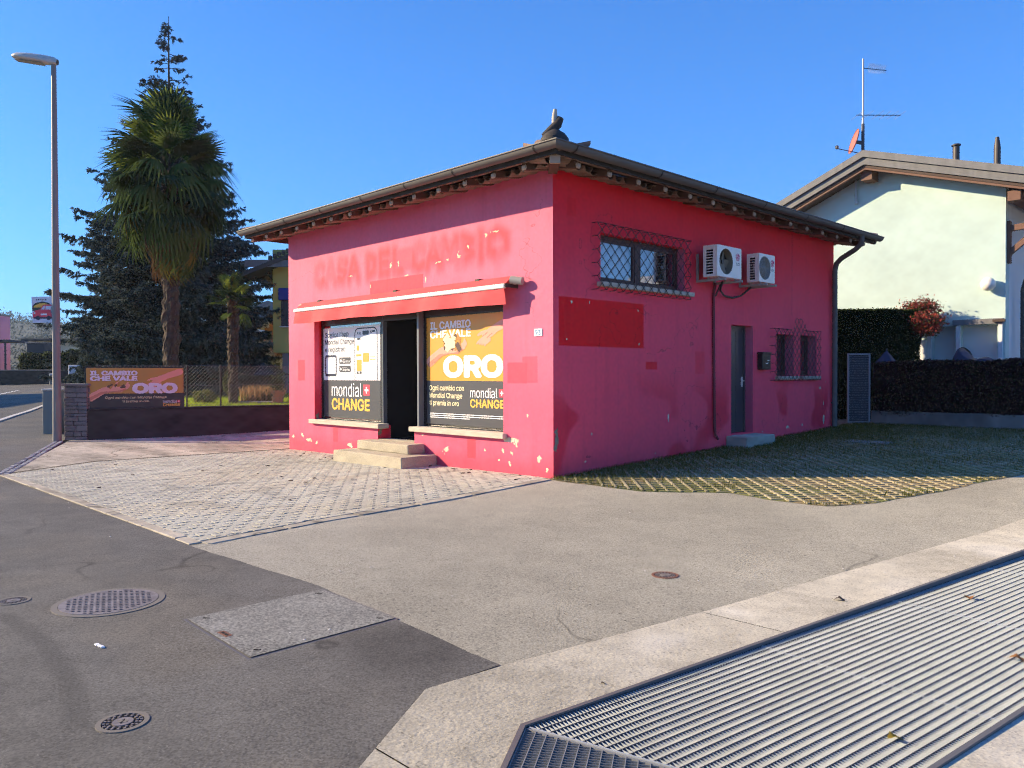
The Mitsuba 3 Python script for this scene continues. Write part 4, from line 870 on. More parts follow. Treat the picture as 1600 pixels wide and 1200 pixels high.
def hands(t, M, x0, z0, w, h, clip, lift):
    """the printed picture: cupped hand with gold pieces, second hand above"""
    A_ = fit(hand_a(), x0, z0 + .16 * h, w * .52, h * .50).intersection(clip); put(t + '__printed_hand', on(M, A_, lift), 'skin')
    B_ = fit(hand_b(), x0 + w * .63, z0 + h * .50, w * .42, h * .50).intersection(clip); put(t + '__printed_hand', on(M, B_, lift), 'skin')
    sh = fit(caps([(-.9, -.42), (-.45, -.17), (.1, -.14), (.36, -.03)], [.06, .05, .045, .03]), x0, z0 + .14 * h, w * .47, h * .33).intersection(A_); put(t + '__printed_shade', on(M, sh, lift + .0016), 'skin_dark')
    cl = []
    for i in range(3): cl.append(caps([(x0 + w * (.70 + .05 * i), z0 + h * (.66 - .03 * i)), (x0 + w * (.76 + .05 * i), z0 + h * (.73 - .02 * i))], [.006, .008]))
    put(t + '__printed_shade', on(M, unary_union(cl).intersection(B_), lift + .0016), 'skin_dark')
    rr = random.Random(5)
    for kk, mname in enumerate(('gold', 'print_brown', 'print_cream')):
        q = []
        for i in range(9):
            s_ = w * rr.uniform(.022, .046); g = affinity.rotate(sbox(-s_, -s_ * .6, s_, s_ * .6), rr.uniform(-60, 60)); q.append(at2(g, x0 + w * rr.uniform(.26, .42), z0 + h * rr.uniform(.50, .68)))
        put(t + '__printed_gold', on(M, unary_union(q), lift + .0016 * (kk + 1)), mname)
py = .1935
p = thing('window_poster', 'poster with an orange phone screen and dark lower half in the left shop window', 'poster'); M = FRONT(py)
put(p + '__upper_sheet', on(M, sbox(-6.925, 1.470, -4.81, 2.575)), 'print_white'); put(p + '__lower_sheet', on(M, sbox(-6.925, .69, -4.80, 1.468)), 'print_grey')
for i, tx in enumerate(("Scarica l'app", 'Mondial Change', 'e registrati')): put(p + '__lettering', on(M, at2(text2d(tx, .10, .022, (.92, 1.12, .80)[i]), -6.86, 2.38 - i * .155), .002), 'print_navy')
put(p + '__code_frame', on(M, rrect(-6.86, 1.55, -6.40, 2.0, .06).difference(rrect(-6.82, 1.60, -6.44, 1.955, .03)), .002), 'print_navy')
for z0, a_, b_ in ((1.81, 'Scarica su', 'App Store'), (1.635, 'disponibile su', 'Google Play')):
    put(p + '__badge', on(M, rrect(-6.30, z0, -5.86, z0 + .135, .025), .002), 'print_grey')
    put(p + '__lettering', on(M, at2(text2d(a_, .018, 0), -6.17, z0 + .088), .0038), 'print_white'); put(p + '__lettering', on(M, at2(text2d(b_, .042, .02, .27), -6.17, z0 + .032), .0038), 'print_white')
    put(p + '__badge_symbol', on(M, (Point(-6.235, z0 + .062).buffer(.032).union(Point(-6.222, z0 + .103).buffer(.010)) if z0 > 1.7 else Polygon([(-6.26, z0 + .03), (-6.26, z0 + .105), (-6.20, z0 + .067)])), .0038), 'print_white')
ph = rrect(-5.72, 1.30, -4.90, 2.535, .13).intersection(sbox(-5.8, 1.472, -4.8, 2.6))
put(p + '__phone', on(M, ph.difference(rrect(-5.695, 1.30, -4.925, 2.51, .11)), .002), 'print_navy'); put(p + '__phone_notch', on(M, rrect(-5.43, 2.385, -5.20, 2.47, .03), .002), 'print_navy')
put(p + '__screen_text', on(M, unary_union([at2(text2d('9:41', .05, .03), -5.62, 2.40), sbox(-5.08, 2.43, -4.99, 2.47), sbox(-5.15, 2.41, -5.11, 2.47), sbox(-5.62, 2.29, -5.50, 2.33)]), .002), 'print_navy')
put(p + '__screen_tile', on(M, unary_union([rrect(-5.64, 2.07, -5.55, 2.18, .015), rrect(-5.66, 1.955, -5.47, 2.0, .01), rrect(-5.64, 1.66, -5.46, 1.89, .02), rrect(-5.41, 1.84, -5.20, 2.02, .02), rrect(-5.16, 1.93, -4.99, 1.945, .004), rrect(-5.16, 1.88, -4.97, 1.895, .004)]), .002), 'print_orange')
put(p + '__screen_tile', on(M, unary_union([rrect(-5.41, 1.56, -5.20, 1.83, .02), sbox(-5.52, 2.12, -5.36, 2.135), sbox(-5.1, 2.12, -4.99, 2.15)]), .002), 'print_pale'); put(p + '__screen_tile', on(M, rrect(-5.64, 1.60, -5.46, 1.652, .01), .002), 'print_grey')
put(p + '__lettering', on(M, at2(text2d('TOP', .03, .03), -5.60, 1.61), .0036), 'print_white')
logo(p, M, -6.60, .86, 1.42, .002)
p = thing('window_poster', 'orange and dark poster with white capitals and two printed hands in the right shop window', 'poster'); V0, V1 = -3.335, -1.14
put(p + '__upper_sheet', on(M, sbox(V0, 1.470, V1, 2.615)), 'amber'); put(p + '__lower_sheet', on(M, sbox(V0, .69, V1, 1.468)), 'print_grey'); cp = sbox(V0, 1.475, V1, 2.61)
for i, tx in enumerate(('IL CAMBIO', 'CHE VALE')): put(p + '__lettering', on(M, at2(text2d(tx, .125, .05, 1.12), -3.23, 2.40 - i * .155), .002), 'print_white')
hands(p, M, V0, 1.56, V1 - V0 - .02, 1.0, cp, .0036)
put(p + '__lettering', on(M, at2(text2d('ORO', .33, .085, 1.56), -2.86, 1.555).intersection(sbox(V0, 1.4, V1, 3)).difference(fit(hand_a(), V0, 1.56 + .16, (V1 - V0 - .02) * .52, .5)), .002), 'print_white')
for i, tx in enumerate(('Ogni cambio con', 'Mondial Change', 'ti premia in oro')): put(p + '__lettering', on(M, at2(text2d(tx, .088, .02, (.97, .92, .83)[i]), -3.26, 1.30 - i * .135), .002), 'print_cream')
logo(p, M, -2.13, 1.02, .86, .002, clip=sbox(V0, .6, V1, 3))
put(p + '__small_print', on(M, unary_union([sbox(-3.25 + random.uniform(0, .02), z, -1.2 - (0 if i < 2 else .85) - random.uniform(0, .1), z + .014) for i, z in enumerate((.875, .84, .805))]), .002), 'print_white')

# window grilles of welded iron bars in a diamond pattern
def grille(label, y0, y1, z0, z1, pitch, top=None, x=.12):
    t = thing('window_grille', label, 'window grille'); area = sbox(y0, z0, y1, z1) if top is None else sbox(y0, z0, y1, z1).union(top)
    asp = (z1 - z0) / max(1, round((z1 - z0) / (pitch * .95))) / pitch
    for sgn in (1, -1):
        o = -30
        while o < 30:
            c = LineString([(y0 + o * pitch, z0), (y0 + o * pitch + sgn * 30, z0 + 30 * asp)]).intersection(area); o += 1
            for s_ in getattr(c, 'geoms', [c]):
                if s_.is_empty or s_.geom_type != 'LineString' or s_.length < .04: continue
                (a_, b_), (c_, d_) = s_.coords[0], s_.coords[-1]
                put(t + '__bar', rod((x + .004 * sgn, a_, b_), (x + .004 * sgn, c_, d_), .0062, 5), 'iron')
    n = round((y1 - y0) / pitch)
    for i in range(n + 1):
        yy = y0 + (y1 - y0) * i / n
        for z in (z0, z1):
            if top is not None and z == z1 and top.buffer(-.03).contains(Point(yy, z)): continue
            put(t + '__tie', rod((x, yy, z), (.003, yy, z), .006, 5), 'iron')
    nz = max(1, round((z1 - z0) / (pitch * asp)))
    for i in range(1, nz):
        zz = z0 + (z1 - z0) * i / nz
        for yy in (y0, y1): put(t + '__tie', rod((x, yy, zz), (.003, yy, zz), .006, 5), 'iron')
    if top is None:
        for i in range(n): put(t + '__top_bar', rod((x, y0 + (i + .12) * pitch * (y1 - y0) / n / pitch, z1), (x, y0 + (i + .95) * (y1 - y0) / n, z1), .0062, 5), 'iron')
    return t
grille('iron diamond grille over the wide high side window', .905, 3.54, 2.93, 3.985, .2195)
grille('iron diamond grille with a stepped peak over the two small side windows', 6.66, 8.81, 1.44, 2.535, .179, top=Polygon([(7.38, 2.5), (7.56, 2.65), (7.55, 2.78), (7.92, 2.78), (7.92, 2.66), (8.1, 2.66), (8.1, 2.5)]))

# air-conditioning units
def ac(label, y0, y1, z0, z1, xb, xf, fan_dark):
    t = thing('air_conditioner', label, 'air conditioner', 'air-conditioning units on the side wall'); w, h = y1 - y0, z1 - z0
    fc_ = (y0 + w * .37, z0 + h * .50); fr_ = h * .415
    front = rrect(y0, z0, y1, z1, .02).difference(Point(fc_).buffer(fr_, 16))
    m = ext(front, .012); m.apply_transform(frame((xf - .012, 0, 0), (0, 1, 0), (0, 0, 1))); put(t + '__front_panel', m, 'ac_white')
    slots = unary_union([sbox(xb + .06, z0 + .045 + i * (h - .11) / 9, xf - .085, z0 + .045 + i * (h - .11) / 9 + .034) for i in range(9)])
    sp = sbox(xb, z0, xf - .012, z1).difference(slots); m = ext(sp, .01); m.apply_transform(frame((0, y0 + .01, 0), (1, 0, 0), (0, 0, 1))); put(t + '__side_panel', m, 'ac_white')
    for i in range(9): put(t + '__louvre', box(xb + .055, xf - .08, y0 + .012, y0 + .03, z0 + .052 + i * (h - .11) / 9, z0 + .058 + i * (h - .11) / 9), 'ac_dark')
    put(t + '__casing', cat([box(xb, xf - .012, y1 - .01, y1, z0, z1), box(xb, xf - .012, y0 + .01, y1 - .01, z1 - .01, z1), box(xb, xf - .012, y0 + .01, y1 - .01, z0, z0 + .01)]), 'ac_white')
    put(t + '__coil', box(xb + .01, xb + .03, y0 + .03, y1 - .02, z0 + .02, z1 - .02), 'ac_dark')
    rr = [(fr_ * .999, .0), (fr_ * .97, .0), (fr_ * .95, -.12), (fr_ * .999, -.12)]
    m = trimesh.creation.revolve(np.array(rr + [rr[0]]), sections=36); m.apply_transform(frame((xf - .004, *fc_), (0, 1, 0), (0, 0, 1))); put(t + '__fan_ring', m, 'ac_brown' if fan_dark else 'ac_grille', smooth=40)
    rings = []
    if fan_dark:
        for i in range(5): put(t + '__fan_blade', trimesh.Trimesh(*(lambda m: (m.vertices, m.faces))(on(frame((xf - .10, *fc_), (0, math.cos(i * 1.2566), math.sin(i * 1.2566)), (.35, -math.sin(i * 1.2566), math.cos(i * 1.2566))), Polygon([(.03, -.03), (fr_ * .9, -.10), (fr_ * .93, .06), (.03, .05)]), 0, .004))), 'ac_brown')
        put(t + '__fan_hub', rod((xf - .12, *fc_), (xf - .07, *fc_), .035, 16), 'ac_dark')
        back = Point(fc_).buffer(fr_ * .97, 16); m = ext(back, .004); m.apply_transform(frame((xf - .16, 0, 0), (0, 1, 0), (0, 0, 1))); put(t + '__fan_shroud', m, 'ac_brown')
    else:
        m = ext(Point(fc_).buffer(fr_ * .97, 16), .004); m.apply_transform(frame((xf - .06, 0, 0), (0, 1, 0), (0, 0, 1))); put(t + '__fan_shroud', m, 'ac_brown')
        for i in range(1, 10):
            r_ = fr_ * i / 9.6; pts = [(xf - .002, fc_[0] + r_ * math.cos(a_), fc_[1] + r_ * math.sin(a_)) for a_ in np.linspace(0, 2 * math.pi, 29)]; rings.append(tube(pts, .0042, 4, False))
        for i in range(8): a_ = i * math.pi / 4; rings.append(rod((xf, fc_[0], fc_[1]), (xf, fc_[0] + fr_ * .99 * math.cos(a_), fc_[1] + fr_ * .99 * math.sin(a_)), .004, 4))
        put(t + '__fan_guard', cat(rings), 'ac_grille')
    lx, lz, lr = y1 - w * .155, z1 - h * .30, h * .125; ML = SIDE(xf)
    put(t + '__emblem', on(ML, Point(lx, lz).buffer(lr, 12), .0005), 'logo_red')
    arc_ = Point(lx, lz).buffer(lr * .80, 12).difference(Point(lx, lz).buffer(lr * .64, 12)).difference(sbox(lx, lz, lx + lr, lz + lr))
    put(t + '__emblem_mark', on(ML, unary_union([arc_, sbox(lx - .06 * lr, lz - .38 * lr, lx + .08 * lr, lz + .42 * lr), sbox(lx - .06 * lr, lz - .38 * lr, lx + .34 * lr, lz - .26 * lr), sbox(lx + .2 * lr, lz - .06 * lr, lx + .78 * lr, lz + .06 * lr), Point(lx - .36 * lr, lz + .34 * lr).buffer(.11 * lr)]), .0022), 'ac_white')
    put(t + '__lettering', on(ML, at2(text2d('LG', h * .085, .05, w * .15), lx - w * .075, z1 - h * .57), .0005), 'logo_grey')
    for yy in (y0 + .13, y1 - .13):
        put(t + '__bracket', cat([box(.003, .035, yy - .02, yy + .02, z0 - .07, z0 + .45), cbox(.004, xf + .10, yy - .021, yy + .021, z0 - .075, z0 - .03, .004), rod((.03, yy, z0 - .05), (.03, yy, z0 - .06), .01), rod((xf - .05, yy, z0 - .03), (xf - .05, yy, z0), .02, 8), rod((xb + .03, yy, z0 - .03), (xb + .03, yy, z0), .02, 8)]), 'grey_metal')
    return t
ac('white outdoor air conditioner with an open brown fan hole, nearer the shop corner', 3.77, 4.61, 3.345, 3.91, .22, .51, True)
ac('white outdoor air conditioner with a grey ring fan guard, above the side door', 5.29, 5.91, 3.365, 3.915, .24, .50, False)
k = thing('wall_cable', 'thin dark red cable duct running down the wall below the air conditioners', 'cable')
put(k + '__duct', tube([(.05, 4.46, 3.30), (.03, 4.43, 3.1), (.03, 4.44, 2.0), (.03, 4.47, .55), (.035, 4.49, .42), (.06, 4.55, .335)], .026, 8), 'cable_red', smooth=50)
put(k + '__hose', tube([(.20, 4.45, 3.30), (.10, 4.55, 3.17), (.07, 4.75, 3.08), (.06, 5.05, 3.06), (.08, 5.35, 3.12), (.16, 5.60, 3.30)], .018, 7), 'ac_dark', smooth=50)
put(k + '__hose', tube([(.24, 4.40, 3.32), (.12, 4.47, 3.2), (.05, 4.46, 3.05)], .016, 7), 'ac_dark', smooth=50)
k = thing('mailbox', 'black letterbox on the pink wall between the side door and the barred windows', 'mailbox')
put(k + '__box', cbox(.003, .125, 6.13, 6.47, 1.665, 2.01, .012), 'black_plastic'); put(k + '__lid', cbox(.003, .138, 6.12, 6.48, 1.985, 2.025, .006), 'black_plastic')
put(k + '__slot', box(.1252, .128, 6.20, 6.41, 1.92, 1.935), 'hole_black'); put(k + '__sticker', on(SIDE(.1255), sbox(6.33, 1.845, 6.40, 1.865)), 'print_white'); put(k + '__sticker', on(SIDE(.1255), sbox(6.26, 1.785, 6.36, 1.805)), 'print_white'); put(k + '__sticker', on(SIDE(.1255), sbox(6.26, 1.705, 6.39, 1.712)), 'grey_frame')

# ------------------------------------------------------------------ street furniture and the garden on the left
LP = np.array([-14.42, -3.06]); lz = float(G(*LP))
k = thing('street_lamp', 'tall grey street lamp beside the stone gate pillar, a small picture sign on its pole', 'street lamp', 'street lamps')
put(k + '__pole', tube([(*LP, lz), (*LP, lz + 1.6), (*LP, lz + 1.62), (*LP, lz + 9.3), (*LP, lz + 9.62)], [.105, .100, .098, .062, .055], 16), 'lamp_post', smooth=40)
put(k + '__door', cbox(LP[0] + .02, LP[0] + .108, LP[1] - .05, LP[1] + .05, lz + .6, lz + 1.0, .004), 'lamp_post')
hd = -np.array([RT[0], RT[1]])
def head(P, d, L, w, tilt, m_h, m_g, k):
    """a flat, tapering lantern on the end of the pole"""
    n = 14; V, F = [], []; d = np.array([*d, 0.0]); sdx = np.array([-d[1], d[0], 0]); up = np.array([0, 0, 1.0]); ax = d * math.cos(tilt) + up * math.sin(tilt); un = -d * math.sin(tilt) + up * math.cos(tilt)
    prof = [(-.10, .35, .6), (0, .55, .9), (.25 * L, .85, 1.0), (.6 * L, 1.0, .95), (.85 * L, .85, .75), (.97 * L, .5, .45), (L, .12, .15)]
    for t, a_, b_ in prof:
        for i in range(n):
            th = 2 * math.pi * i / n; z = math.sin(th); V.append(np.array(P) + ax * t + sdx * w / 2 * a_ * math.cos(th) + un * (w * .42 * b_ * z if z > 0 else w * .22 * b_ * z))
    for j in range(len(prof) - 1):
        for i in range(n): F += [(j * n + i, j * n + (i + 1) % n, (j + 1) * n + (i + 1) % n), (j * n + i, (j + 1) * n + (i + 1) % n, (j + 1) * n + i)]
    put(k + '__lantern', tm(V, F), m_h, smooth=50)
    g = [np.array(P) + ax * t * L + sdx * s_ * w * .36 - un * w * .235 for t, s_ in ((.22, -1), (.22, 1), (.9, .8), (.9, -.8))]
    put(k + '__glass', tm(g, [(0, 1, 2), (0, 2, 3)]), m_g)
head((LP[0], LP[1], lz + 9.62), hd, 1.06, .36, .15, 'lamp_head', 'lamp_glass', k)
k = thing('picture_sign', 'small square metal sign with a red car on the street lamp pole', 'sign')
so = np.array([LP[0], LP[1]]) + hd * .625; se = np.array([*RT[:2], 0]); SM = frame((*so, 2.93), RT, (0.02, 0.0, 1)); SM[:3, 3] -= 0.0
sg = Polygon([(.03, -.01), (.535, 0), (.52, .665), (.0, .655)])
put(k + '__plate', on(SM, sg, -.006, .006), 'print_pale'); bg = sg.buffer(-.012)
put(k + '__picture', on(SM, Polygon([(.02, .42), (.10, .50), (.28, .54), (.45, .50), (.51, .44), (.51, .3), (.02, .3)]).intersection(bg), .0006), 'palm_backlit' if False else 'post_green')
put(k + '__picture', on(SM, Polygon([(.06, .42), (.2, .49), (.34, .5), (.46, .45), (.46, .40), (.06, .38)]).intersection(bg), .0022), 'print_yellow')
car = unary_union([Polygon([(.05, .13), (.04, .24), (.10, .30), (.22, .33), (.30, .44), (.36, .455), (.52, .45), (.52, .13)])]).buffer(.008)
put(k + '__picture', on(SM, car.intersection(bg), .0036), 'print_red')
put(k + '__picture', on(SM, unary_union([Polygon([(.245, .335), (.31, .425), (.345, .425), (.335, .335)]), Polygon([(.36, .335), (.365, .425), (.52, .425), (.52, .335)])]).intersection(bg), .0052), 'print_lilac')
put(k + '__picture', on(SM, unary_union([sbox(.06, .10, .52, .14), Point(.17, .12).buffer(.055), Point(.44, .12).buffer(.055)]).intersection(bg), .0052), 'print_navy')
put(k + '__picture', on(SM, unary_union([Point(.085, .245).buffer(.022), rrect(.24, .19, .40, .23, .01)]).intersection(bg), .0052), 'print_white')
put(k + '__lettering', on(SM, unary_union([affinity.rotate(sbox(.12 + i * .047, .565, .145 + i * .047, .60), 0) for i in range(6)]).intersection(bg), .0006), 'print_grey')
put(k + '__bracket', cat([bar((*(so + RT[:2] * .5), 3.26), (LP[0], LP[1], 3.26), .03, .16), bar((*(so + RT[:2] * .38), 2.90), (*(so + RT[:2] * .43), 2.92), .03, .06)]), 'galvanized_dark')
k = thing('utility_cabinet', 'grey street cabinet standing behind the near street lamp', 'cabinet')
c0 = np.array([-17.30, -2.42]); R0 = frame((c0[0], c0[1], lz), RT, FW)
def boxat(M, x0, x1, y0, y1, z0, z1, c=.01):
    m = cbox(x0, x1, y0, y1, z0, z1, c); m.apply_transform(M); return m
put(k + '__body', boxat(R0, -.25, .27, -.1, .3, 0, 1.25), 'cabinet_grey'); put(k + '__lid', boxat(R0, -.27, .29, -.12, .32, 1.252, 1.30), 'kerb_granite'); put(k + '__door', boxat(R0, -.21, .23, -.112, -.101, .12, 1.20, .003), 'cabinet_grey')

# gate pillar of split slate
k = thing('gate_pillar', 'stone gate pillar of dark split slate blocks at the end of the garden wall', 'pillar')
PM = frame((-14.62, -2.84, -.1), (.642, .767, 0), (-.767, .642, 0))   # front edge towards the viewer
pw, pd, z = .58, .50, 0.0
put(k + '__core', boxat(PM, .02, pw - .02, .02, pd - .02, 0, 1.42, .005), 'slate_mortar'); rr = random.Random(3); row = 0
while z < 1.40:
    h = min(rr.choice([.07, .10, .12, .14]), 1.41 - z)
    if h < .03: break
    x = 0.0
    while x < pw - .01:
        w = min(rr.uniform(.16, .36), pw - x); w = pw - x if pw - x - w < .1 else w
        m = boxat(PM, x + .005, x + w - .005, -.012 - rr.uniform(0, .025), .06, z + .005, z + h - .005, .008); put(k + '__stone', jitter(m, .006, 20, row), 'slate_stone' if rr.random() < .75 else 'slate_stone_light'); x += w
    y = 0.06
    while y < pd - .01:
        w = min(rr.uniform(.14, .3), pd - y); w = pd - y if pd - y - w < .1 else w
        for xa, xb_ in ((pw - .06, pw + .012 + rr.uniform(0, .02)), (-.012 - rr.uniform(0, .02), .06)): put(k + '__stone', jitter(boxat(PM, xa, xb_, y + .005, y + w - .005, z + .005, z + h - .005, .008), .006, 20, row + 9), 'slate_stone')
        y += w
    z += h; row += 1
put(k + '__cap', jitter(boxat(PM, -.05, pw + .05, -.06, pd + .03, 1.415, 1.47, .01), .006, 9), 'slate_stone_light')

# garden wall, raised lawn, chain-link fence with the banner
WA, WB = np.array([-14.25, -2.40]), np.array([-12.80, 2.62]); wd = (WB - WA) / np.linalg.norm(WB - WA); wl = np.linalg.norm(WB - WA) + .8; wn = np.array([wd[1], -wd[0]])
GM = frame((*WA, 0), (*wd, 0), (-wd[1], wd[0], 0))
k = thing('garden_wall', 'low dark weathered garden wall carrying the chain-link fence', 'wall')
v, f = trimesh.remesh.subdivide_to_size(*(lambda m: (m.vertices, m.faces))(boxat(GM, 0, wl, 0, .28, -.2, .68, .012)), .25); put(k + '__wall', jitter(trimesh.Trimesh(v, f), .018, 3), 'dark_wall', smooth=35)
for x in np.arange(0, wl - .5, 1.25): put(k + '__coping', jitter(boxat(GM, x + .006, min(x + 1.24, wl), -.02, .30, .682, .72, .008), .006, 4, x), 'dark_wall')
lawn = Polygon([tuple(WA + np.array([-.28, .1])), tuple(WB + wd * .8 + np.array([-.2, 0])), (-9.5, 5), (-9, 30), (-60, 40), (-42, 14), (-36, 4.2), (-18, -1.5)])
LG = lambda x, y: np.maximum(0.56, G(x, y) + .1) * 1.0
struct('garden_lawn', drape(lawn, 0.0, FX, FY, LG), 'lawn_base', 'sunlit lawn of the garden behind the low wall', 'lawn')
q = scatter(lawn.intersection(sbox(-38, -2, -12, 14)), 90000, 9); q = np.column_stack([q, LG(q[:, 0], q[:, 1])])
struct('lawn_grass', blades(q, .03, .10, .02), 'lawn_green', 'short bright grass of the garden lawn', 'grass'); labels['lawn_grass']['kind'] = 'stuff'
fe = thing('garden_fence', 'chain-link fence with dark posts along the top of the garden wall', 'fence')
fz0, fz1 = .74, 1.84
for x in (.25, 2.42, 3.30, 5.35): put(fe + '__post', rod((*(WA + wd * x - wn * .14), .70), (*(WA + wd * x - wn * .14), fz1 + .03), .024, 8), 'post_green')
for z in (fz0 + .03, 1.3, fz1): put(fe + '__line_wire', rod((*(WA + wd * .2 - wn * .14), z), (*(WA + wd * (wl - .1) - wn * .14), z), .004, 4), 'wire')
ws = []
for sgn in (1, -1):
    for o in np.arange(-1.2, wl + 1.2, .10):
        p, q_ = (o, fz0), (o + sgn * (fz1 - fz0), fz1); s_ = LineString([p, q_]).intersection(sbox(.25, fz0, wl, fz1))
        if s_.is_empty or s_.length < .05: continue
        (a_, b_), (c_, d_) = s_.coords[0], s_.coords[-1]; ws.append(rod((*(WA + wd * a_ - wn * (.138 + .002 * sgn)), b_), (*(WA + wd * c_ - wn * (.138 + .002 * sgn)), d_),   .0030 if sgn > 0 else .0010, 3))
say(put(fe + '__mesh', cat(ws), 'wire'), kind='stuff')
p = thing('fence_banner', 'wide orange and dark banner with white capitals tied to the garden fence', 'banner')
B0, B1 = WA + wd * (-.02) - wn * .07, WA + wd * 2.33 - wn * .07; bl = np.linalg.norm(B1 - B0); M = frame((*B0, .66), (*(B1 - B0), 0), (0, 0, 1))
mat('amber_shaded', pr([.42, .245, .05], .5)); put(p + '__upper_sheet', on(M, sbox(0, .44, bl, 1.12), -.004), 'amber_shaded'); put(p + '__lower_sheet', on(M, sbox(0, 0, bl, .44), -.004), 'print_dark')  # darker copy of the poster amber, with the banner's shade put into it
put(p + '__edge', on(M, sbox(-.03, -.02, bl + .02, 1.15), -.02, .015), 'black_frame')
for i, tx in enumerate(('IL CAMBIO', 'CHE VALE')): put(p + '__lettering', on(M, at2(text2d(tx, .105, .09, 1.12), .09, .93 - i * .14), .0005), 'print_lilac')
cp = sbox(.01, .02, bl - .01, 1.11)
A_ = fit(hand_a(), 0.01, .24, 1.02, .52).intersection(cp); put(p + '__printed_hand', on(M, A_, .0005), 'skin')
put(p + '__printed_shade', on(M, fit(caps([(-.9, -.42), (-.45, -.17), (.1, -.14), (.36, -.03)], [.06, .05, .045, .03]), 0.02, .25, .92, .33).intersection(A_), .0021), 'skin_dark')
B_ = fit(hand_b(), 1.42, .60, .92, .50).intersection(cp); put(p + '__printed_hand', on(M, B_, .0005), 'skin')
rg = random.Random(8); q = [at2(affinity.rotate(sbox(-.04, -.025, .04, .025), rg.uniform(0, 90)), rg.uniform(.52, .9), rg.uniform(.60, .72)) for i in range(12)]
put(p + '__printed_gold', on(M, unary_union(q[:7]), .0036), 'print_brown'); put(p + '__printed_gold', on(M, unary_union(q[7:]), .0052), 'gold')
put(p + '__lettering', on(M, at2(text2d('ORO', .235, .10, 1.12), 1.08, .46), .0037), 'print_lilac')
put(p + '__lettering', on(M, at2(text2d('Ogni cambio con Mondial Change', .062, .0, 1.48), .44, .305), .0005), 'print_cream'); put(p + '__lettering', on(M, at2(text2d('ti premia in oro', .062, .0, .64), .85, .205), .0005), 'print_cream')
logo(p, M, 1.83, .09, .43, .0005)
for x in (.02, bl * .5, bl - .02): put(p + '__tie', rod((*(B0 + (B1 - B0) / bl * x), .70), (*(B0 + (B1 - B0) / bl * x - wn * .06), .70), .006, 4), 'print_white')

# ------------------------------------------------------------------ trees and hedges
def quads(C, A_, B_, out):
    """leaf quads: centres C, half axes A_, B_"""
    n = len(C); V = np.stack([C - A_, C - A_ * .1 + B_, C + A_, C - A_ * .1 - B_], 1).reshape(-1, 3); i = np.arange(n)[:, None] * 4
    return tm(V, np.concatenate([i + [0, 1, 2], i + [0, 2, 3]]))
def unit(n, rng): v = rng.normal(size=(n, 3)); return v / np.linalg.norm(v, axis=1, keepdims=True)
def leaves(C, s, rng, flat_up=0.0, aspect=.5):
    a = unit(len(C), rng); a[:, 2] *= 1 - flat_up; a /= np.linalg.norm(a, axis=1, keepdims=True); b = np.cross(a, unit(len(C), rng)); b /= np.linalg.norm(b, axis=1, keepdims=True) + 1e-9
    sz = s * rng.uniform(.6, 1.25, (len(C), 1)); return quads(C, a * sz / 2, b * sz * aspect / 2, None)
def spruce(x, y, z0, H, prof, seed, label, dens=1.0):
    rng = np.random.default_rng(seed); k = thing('spruce_tree', label, 'tree')
    put(k + '__trunk', tube([(x, y, z0 - .2), (x + .03, y, z0 + H * .5), (x, y, z0 + H)], [.24, .12, .015], 9), 'bark')
    N1, N2, N3, wood = [], [], [], []
    z = z0 + .3
    while z < z0 + H - .1:
        t = (z - z0) / H; r = np.interp(t, [a[0] for a in prof], [a[1] for a in prof]); dn = np.interp(t, [a[0] for a in prof], [a[2] for a in prof])
        nb = int(6 + 5 * (1 - t)) if t < .72 else 5
        for i in range(nb):
            if rng.uniform() > .35 + .65 * dn: continue
            az = rng.uniform(0, 2 * np.pi); L = r * rng.uniform(.62, 1.12); m = 12
            s = np.linspace(0, 1, m); droop = (-.22 + .25 * t) * L; zz = z + droop * s ** 1.4 + .20 * L * np.clip(s - .6, 0, 1) ** 1.3 * 2 + rng.uniform(-.08, .08)
            azs = az + .16 * np.sin(s * 3 + rng.uniform(0, 6)); P = np.stack([x + np.cos(azs) * L * s, y + np.sin(azs) * L * s, zz], 1)
            wood.append(tube(P[::3], np.linspace(.035 * (.4 + L / 4), .008, len(P[::3])), 4, False))
            # side twigs, flat and slightly hanging, set with short needles
            nt = int(L * 15 * dens * (.35 + .65 * dn)) + 2
            for j in range(nt):
                u = rng.uniform(.12, 1) ** .8; bpos = np.array([np.interp(u, s, P[:, c]) for c in range(3)]); d0 = np.array([np.cos(az), np.sin(az), 0]); sd = np.array([-np.sin(az), np.cos(az), 0]) * rng.choice([-1, 1])
                tl = (.18 + .34 * (1 - u) * min(L, 2.5)) * rng.uniform(.6, 1.2) * (.7 + .3 * dn); td = d0 * rng.uniform(.3, .9) + sd * rng.uniform(.35, 1) + np.array([0, 0, rng.uniform(-.75, .25)]); td /= np.linalg.norm(td)
                nn = int(tl * 62) + 5; q = rng.uniform(0, 1, nn); C = bpos + td * (q * tl)[:, None] + np.array([0, 0, -.12]) * (q[:, None] ** 2) * tl
                na = unit(nn, rng) * .75 + td; na /= np.linalg.norm(na, axis=1, keepdims=True); nb_ = np.cross(na, unit(nn, rng)); nb_ /= np.linalg.norm(nb_, axis=1, keepdims=True) + 1e-9
                ln = rng.uniform(.08, .175, (nn, 1)); (N1 if rng.uniform() < .62 else N2 if t < .75 else N3).append(quads(C + na * ln * .5, na * ln * .55, nb_ * .025, None))
        z += (.21 + .09 * rng.uniform()) * (1.0 if t < .7 else .9)
    say(put(k + '__branch', cat(wood), 'bark'), kind='stuff'); put(k + '__crown', cat(N1), 'spruce_needle'); put(k + '__crown', cat(N2), 'spruce_needle_pale')
    if N3: put(k + '__crown', cat(N3), 'spruce_brown')
    return k
